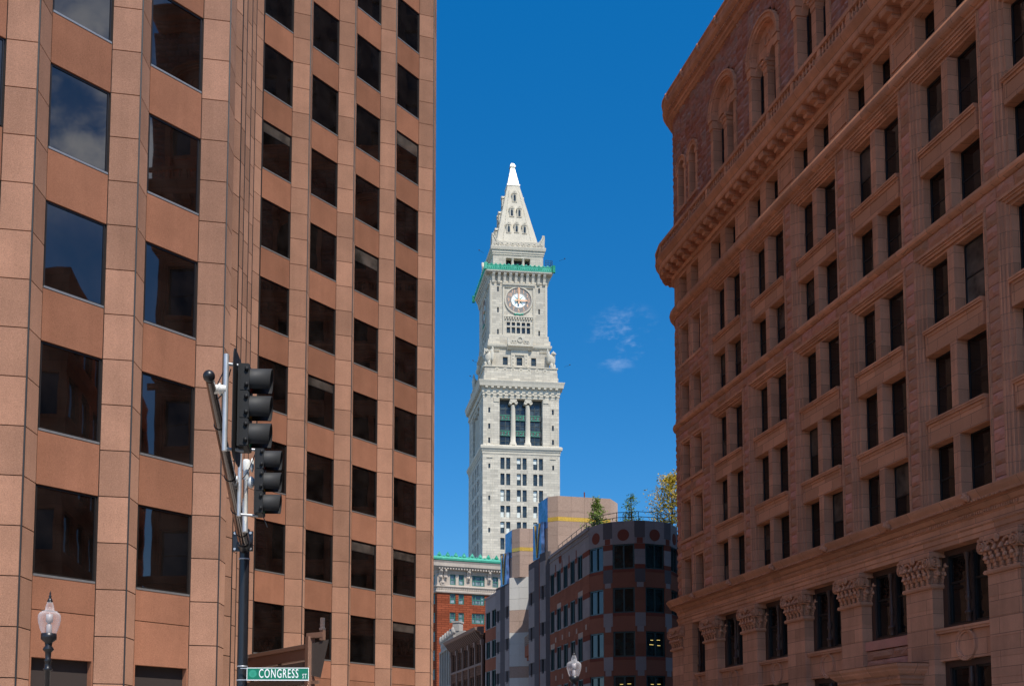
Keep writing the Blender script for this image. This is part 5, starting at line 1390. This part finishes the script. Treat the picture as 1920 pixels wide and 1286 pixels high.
# ------------------------------------------------------------------ bronze entrance canopy of the station entrance
cn = thing('station_canopy', (-5.5, 38, 0), 'bronze metal and glass entrance canopy with slatted end before the pink granite tower', 'canopy')
fC = seg((-6.9, 40.2), (-3.95, 35.7)); L = fC.L
k = MB(); k.box(fC, 0, L, -.35, 0, 4.85, 5.22); k.box(fC, -.3, L, -.4, .08, 5.22, 5.34); k.build('fascia', mBrownMet, cn)
k = MB(); k.box(fC, -.2, L, -.3, .03, 5.34, 5.37)
for j in range(5): k.box(fC, .1 + j * .09, .14 + j * .09, .08, .12, 5.1, 5.36)
k.build('gutter', mSillM, cn)
k = MB()
for z, a in ((4.35, .2), (3.9, .3), (3.45, .4), (3.0, .5)): k.prism(fC, [(-.3, z), (.05, z + .12), (.05, z + .42), (-.3, z + .3)], 0, L - .15)
k.build('louvres', mSlat, cn)
k = MB(); fE = seg((-3.95, 35.7), (-3.3, 35.2)); k.plate(fE, [(0, 4.3), (.5, 4.2), (.85, 5.45), (.0, 5.35)], -.04, 0); k.build('end_glass', mSlat, cn)
k = MB(); k.box(fC, L - .12, L + .1, -.15, .1, 2.6, 5.6); k.box(fE, -.1, .62, -.1, .05, 5.55, 5.72); k.box(fE, .5, .66, -.08, .04, 5.45, 5.8)
for z, a in ((4.0, .45), (3.75, .42), (3.55, .4), (3.3, .38)): k.box(fE, 0, a, -.05, .02, z, z + .11)
k.build('end_frame', mBrownMet, cn)
k = MB(); k.box(fE, .52, .64, -.06, .04, 5.8, 6.2); k.box(fE, .5, .66, -.08, .06, 5.78, 5.86); k.build('end_light', mChrome, cn)
k = MB(); fL_ = seg((-8.1, 42.3), (-7.3, 41.2)); k.box(fL_, 0, fL_.L, -.3, 0, 3.4, 5.35); k.box(fL_, -.05, fL_.L + .05, -.35, .05, 3.2, 3.4)
k.build('end_box', mBrownMet, cn)
k = MB(); k.box(fL_, 0, fL_.L, -.3, .06, 5.36, 5.44); k.box(fL_, .0, fL_.L, -.3, .1, 5.6, 5.66); k.box(fL_, .05, .12, -.1, .02, 3.5, 5.3)
for j in range(6): k.box(fL_, .1 + j * .2, .16 + j * .2, .0, .05, 5.44, 5.6)
k.build('vent', mSillM, cn)
k = MB()
for u in (.3, L / 2, L - .3): k.tube([fC.P(u, -.2, .13), fC.P(u, -.2, 4.9)], .07, 10)
k.tube([fL_.P(.5, -.15, .13), fL_.P(.5, -.15, 3.2)], .07, 10); k.build('posts', mBrownMet, cn)

# ------------------------------------------------------------------ roof garden trees
def tree(name, loc, h, label, mleaf, shape, nb, nl, ls, seed, spread):
    rnd = random.Random(seed)
    t = thing(name, loc, label, 'tree'); x, y, z = loc
    k = MB(); lf = MB()
    top = Vector((x + rnd.uniform(-.15, .15), y, z + h))
    base = Vector((x, y, z)); k.tube([base, base.lerp(top, .5) + Vector((rnd.uniform(-.08, .08), 0, 0)), top], [.07 * h / 4 + .03, .04 * h / 4 + .02, .012], 7)
    for i in range(nb):
        t0 = rnd.uniform(.12, .97); p = base.lerp(top, t0); r = spread * shape(t0) * rnd.uniform(.55, 1.15)
        a = rnd.uniform(0, 2 * math.pi); d = Vector((math.cos(a), math.sin(a), rnd.uniform(.15, .8))).normalized()
        e = p + d * r; k.tube([p, p.lerp(e, .5) + Vector((0, 0, -.03)), e], [.02, .014, .006], 5, cap=False)
        for j in range(nl):
            s = p.lerp(e, rnd.uniform(.25, 1.08)) + Vector((rnd.gauss(0, .12), rnd.gauss(0, .12), rnd.gauss(0, .12))) * (.6 + r * .5)
            n = Vector((rnd.gauss(0, 1), rnd.gauss(0, 1), rnd.gauss(0, 1) + .5)).normalized(); u_ = n.orthogonal().normalized(); u_ = (u_ * math.cos(rnd.uniform(0, 6)) + n.cross(u_) * math.sin(rnd.uniform(0, 6))).normalized(); v_ = n.cross(u_)
            l, w = ls * rnd.uniform(.7, 1.3), ls * .45 * rnd.uniform(.7, 1.2)
            lf.face([s, s + u_ * l * .5 + v_ * w * .5, s + u_ * l, s + u_ * l * .5 - v_ * w * .5])
    k.build('trunk', mBark, t); lf.build('crown', mleaf, t)
cone = lambda t: max(.12, 1.1 - t)
tree('young_tree', (16.3, 101, 22.4), 4.0, 'green conical young tree on the roof edge, in front of the tan penthouse', mLeafG, lambda t: max(.2, 1.15 - 1.1 * t), 70, 17, .26, 3, 1.55)
tree('young_tree', (19.4, 100, 22.4), 4.1, 'slim bluish green young tree on the roof against open sky', mLeafB, lambda t: max(.25, .9 - .6 * t), 44, 13, .24, 8, 1.5)
tree('yellow_tree', (23.1, 99.5, 22.3), 5.7, 'yellow leaved roof tree partly hidden by the brownstone building', mLeafY, lambda t: .5 + 1.0 * math.sin(math.pi * min(1, t * .9 + .1)), 105, 32, .26, 5, 1.75)
for i, (x, y, r) in enumerate(((18.0, 99.5, .7), (20.6, 99, .5), (21.8, 99, .8))):
    tree('roof_shrub', (x, y, 22.3), .9 + .3 * r, ('low light green shrub on the roof just right of the conical tree', 'small dark shrub behind the roof railing between the trees', 'spreading shrub at the foot of the yellow tree')[i], mLeafG if i != 1 else mLeafB, lambda t: 1, 22, 24, .16, 20 + i, r)
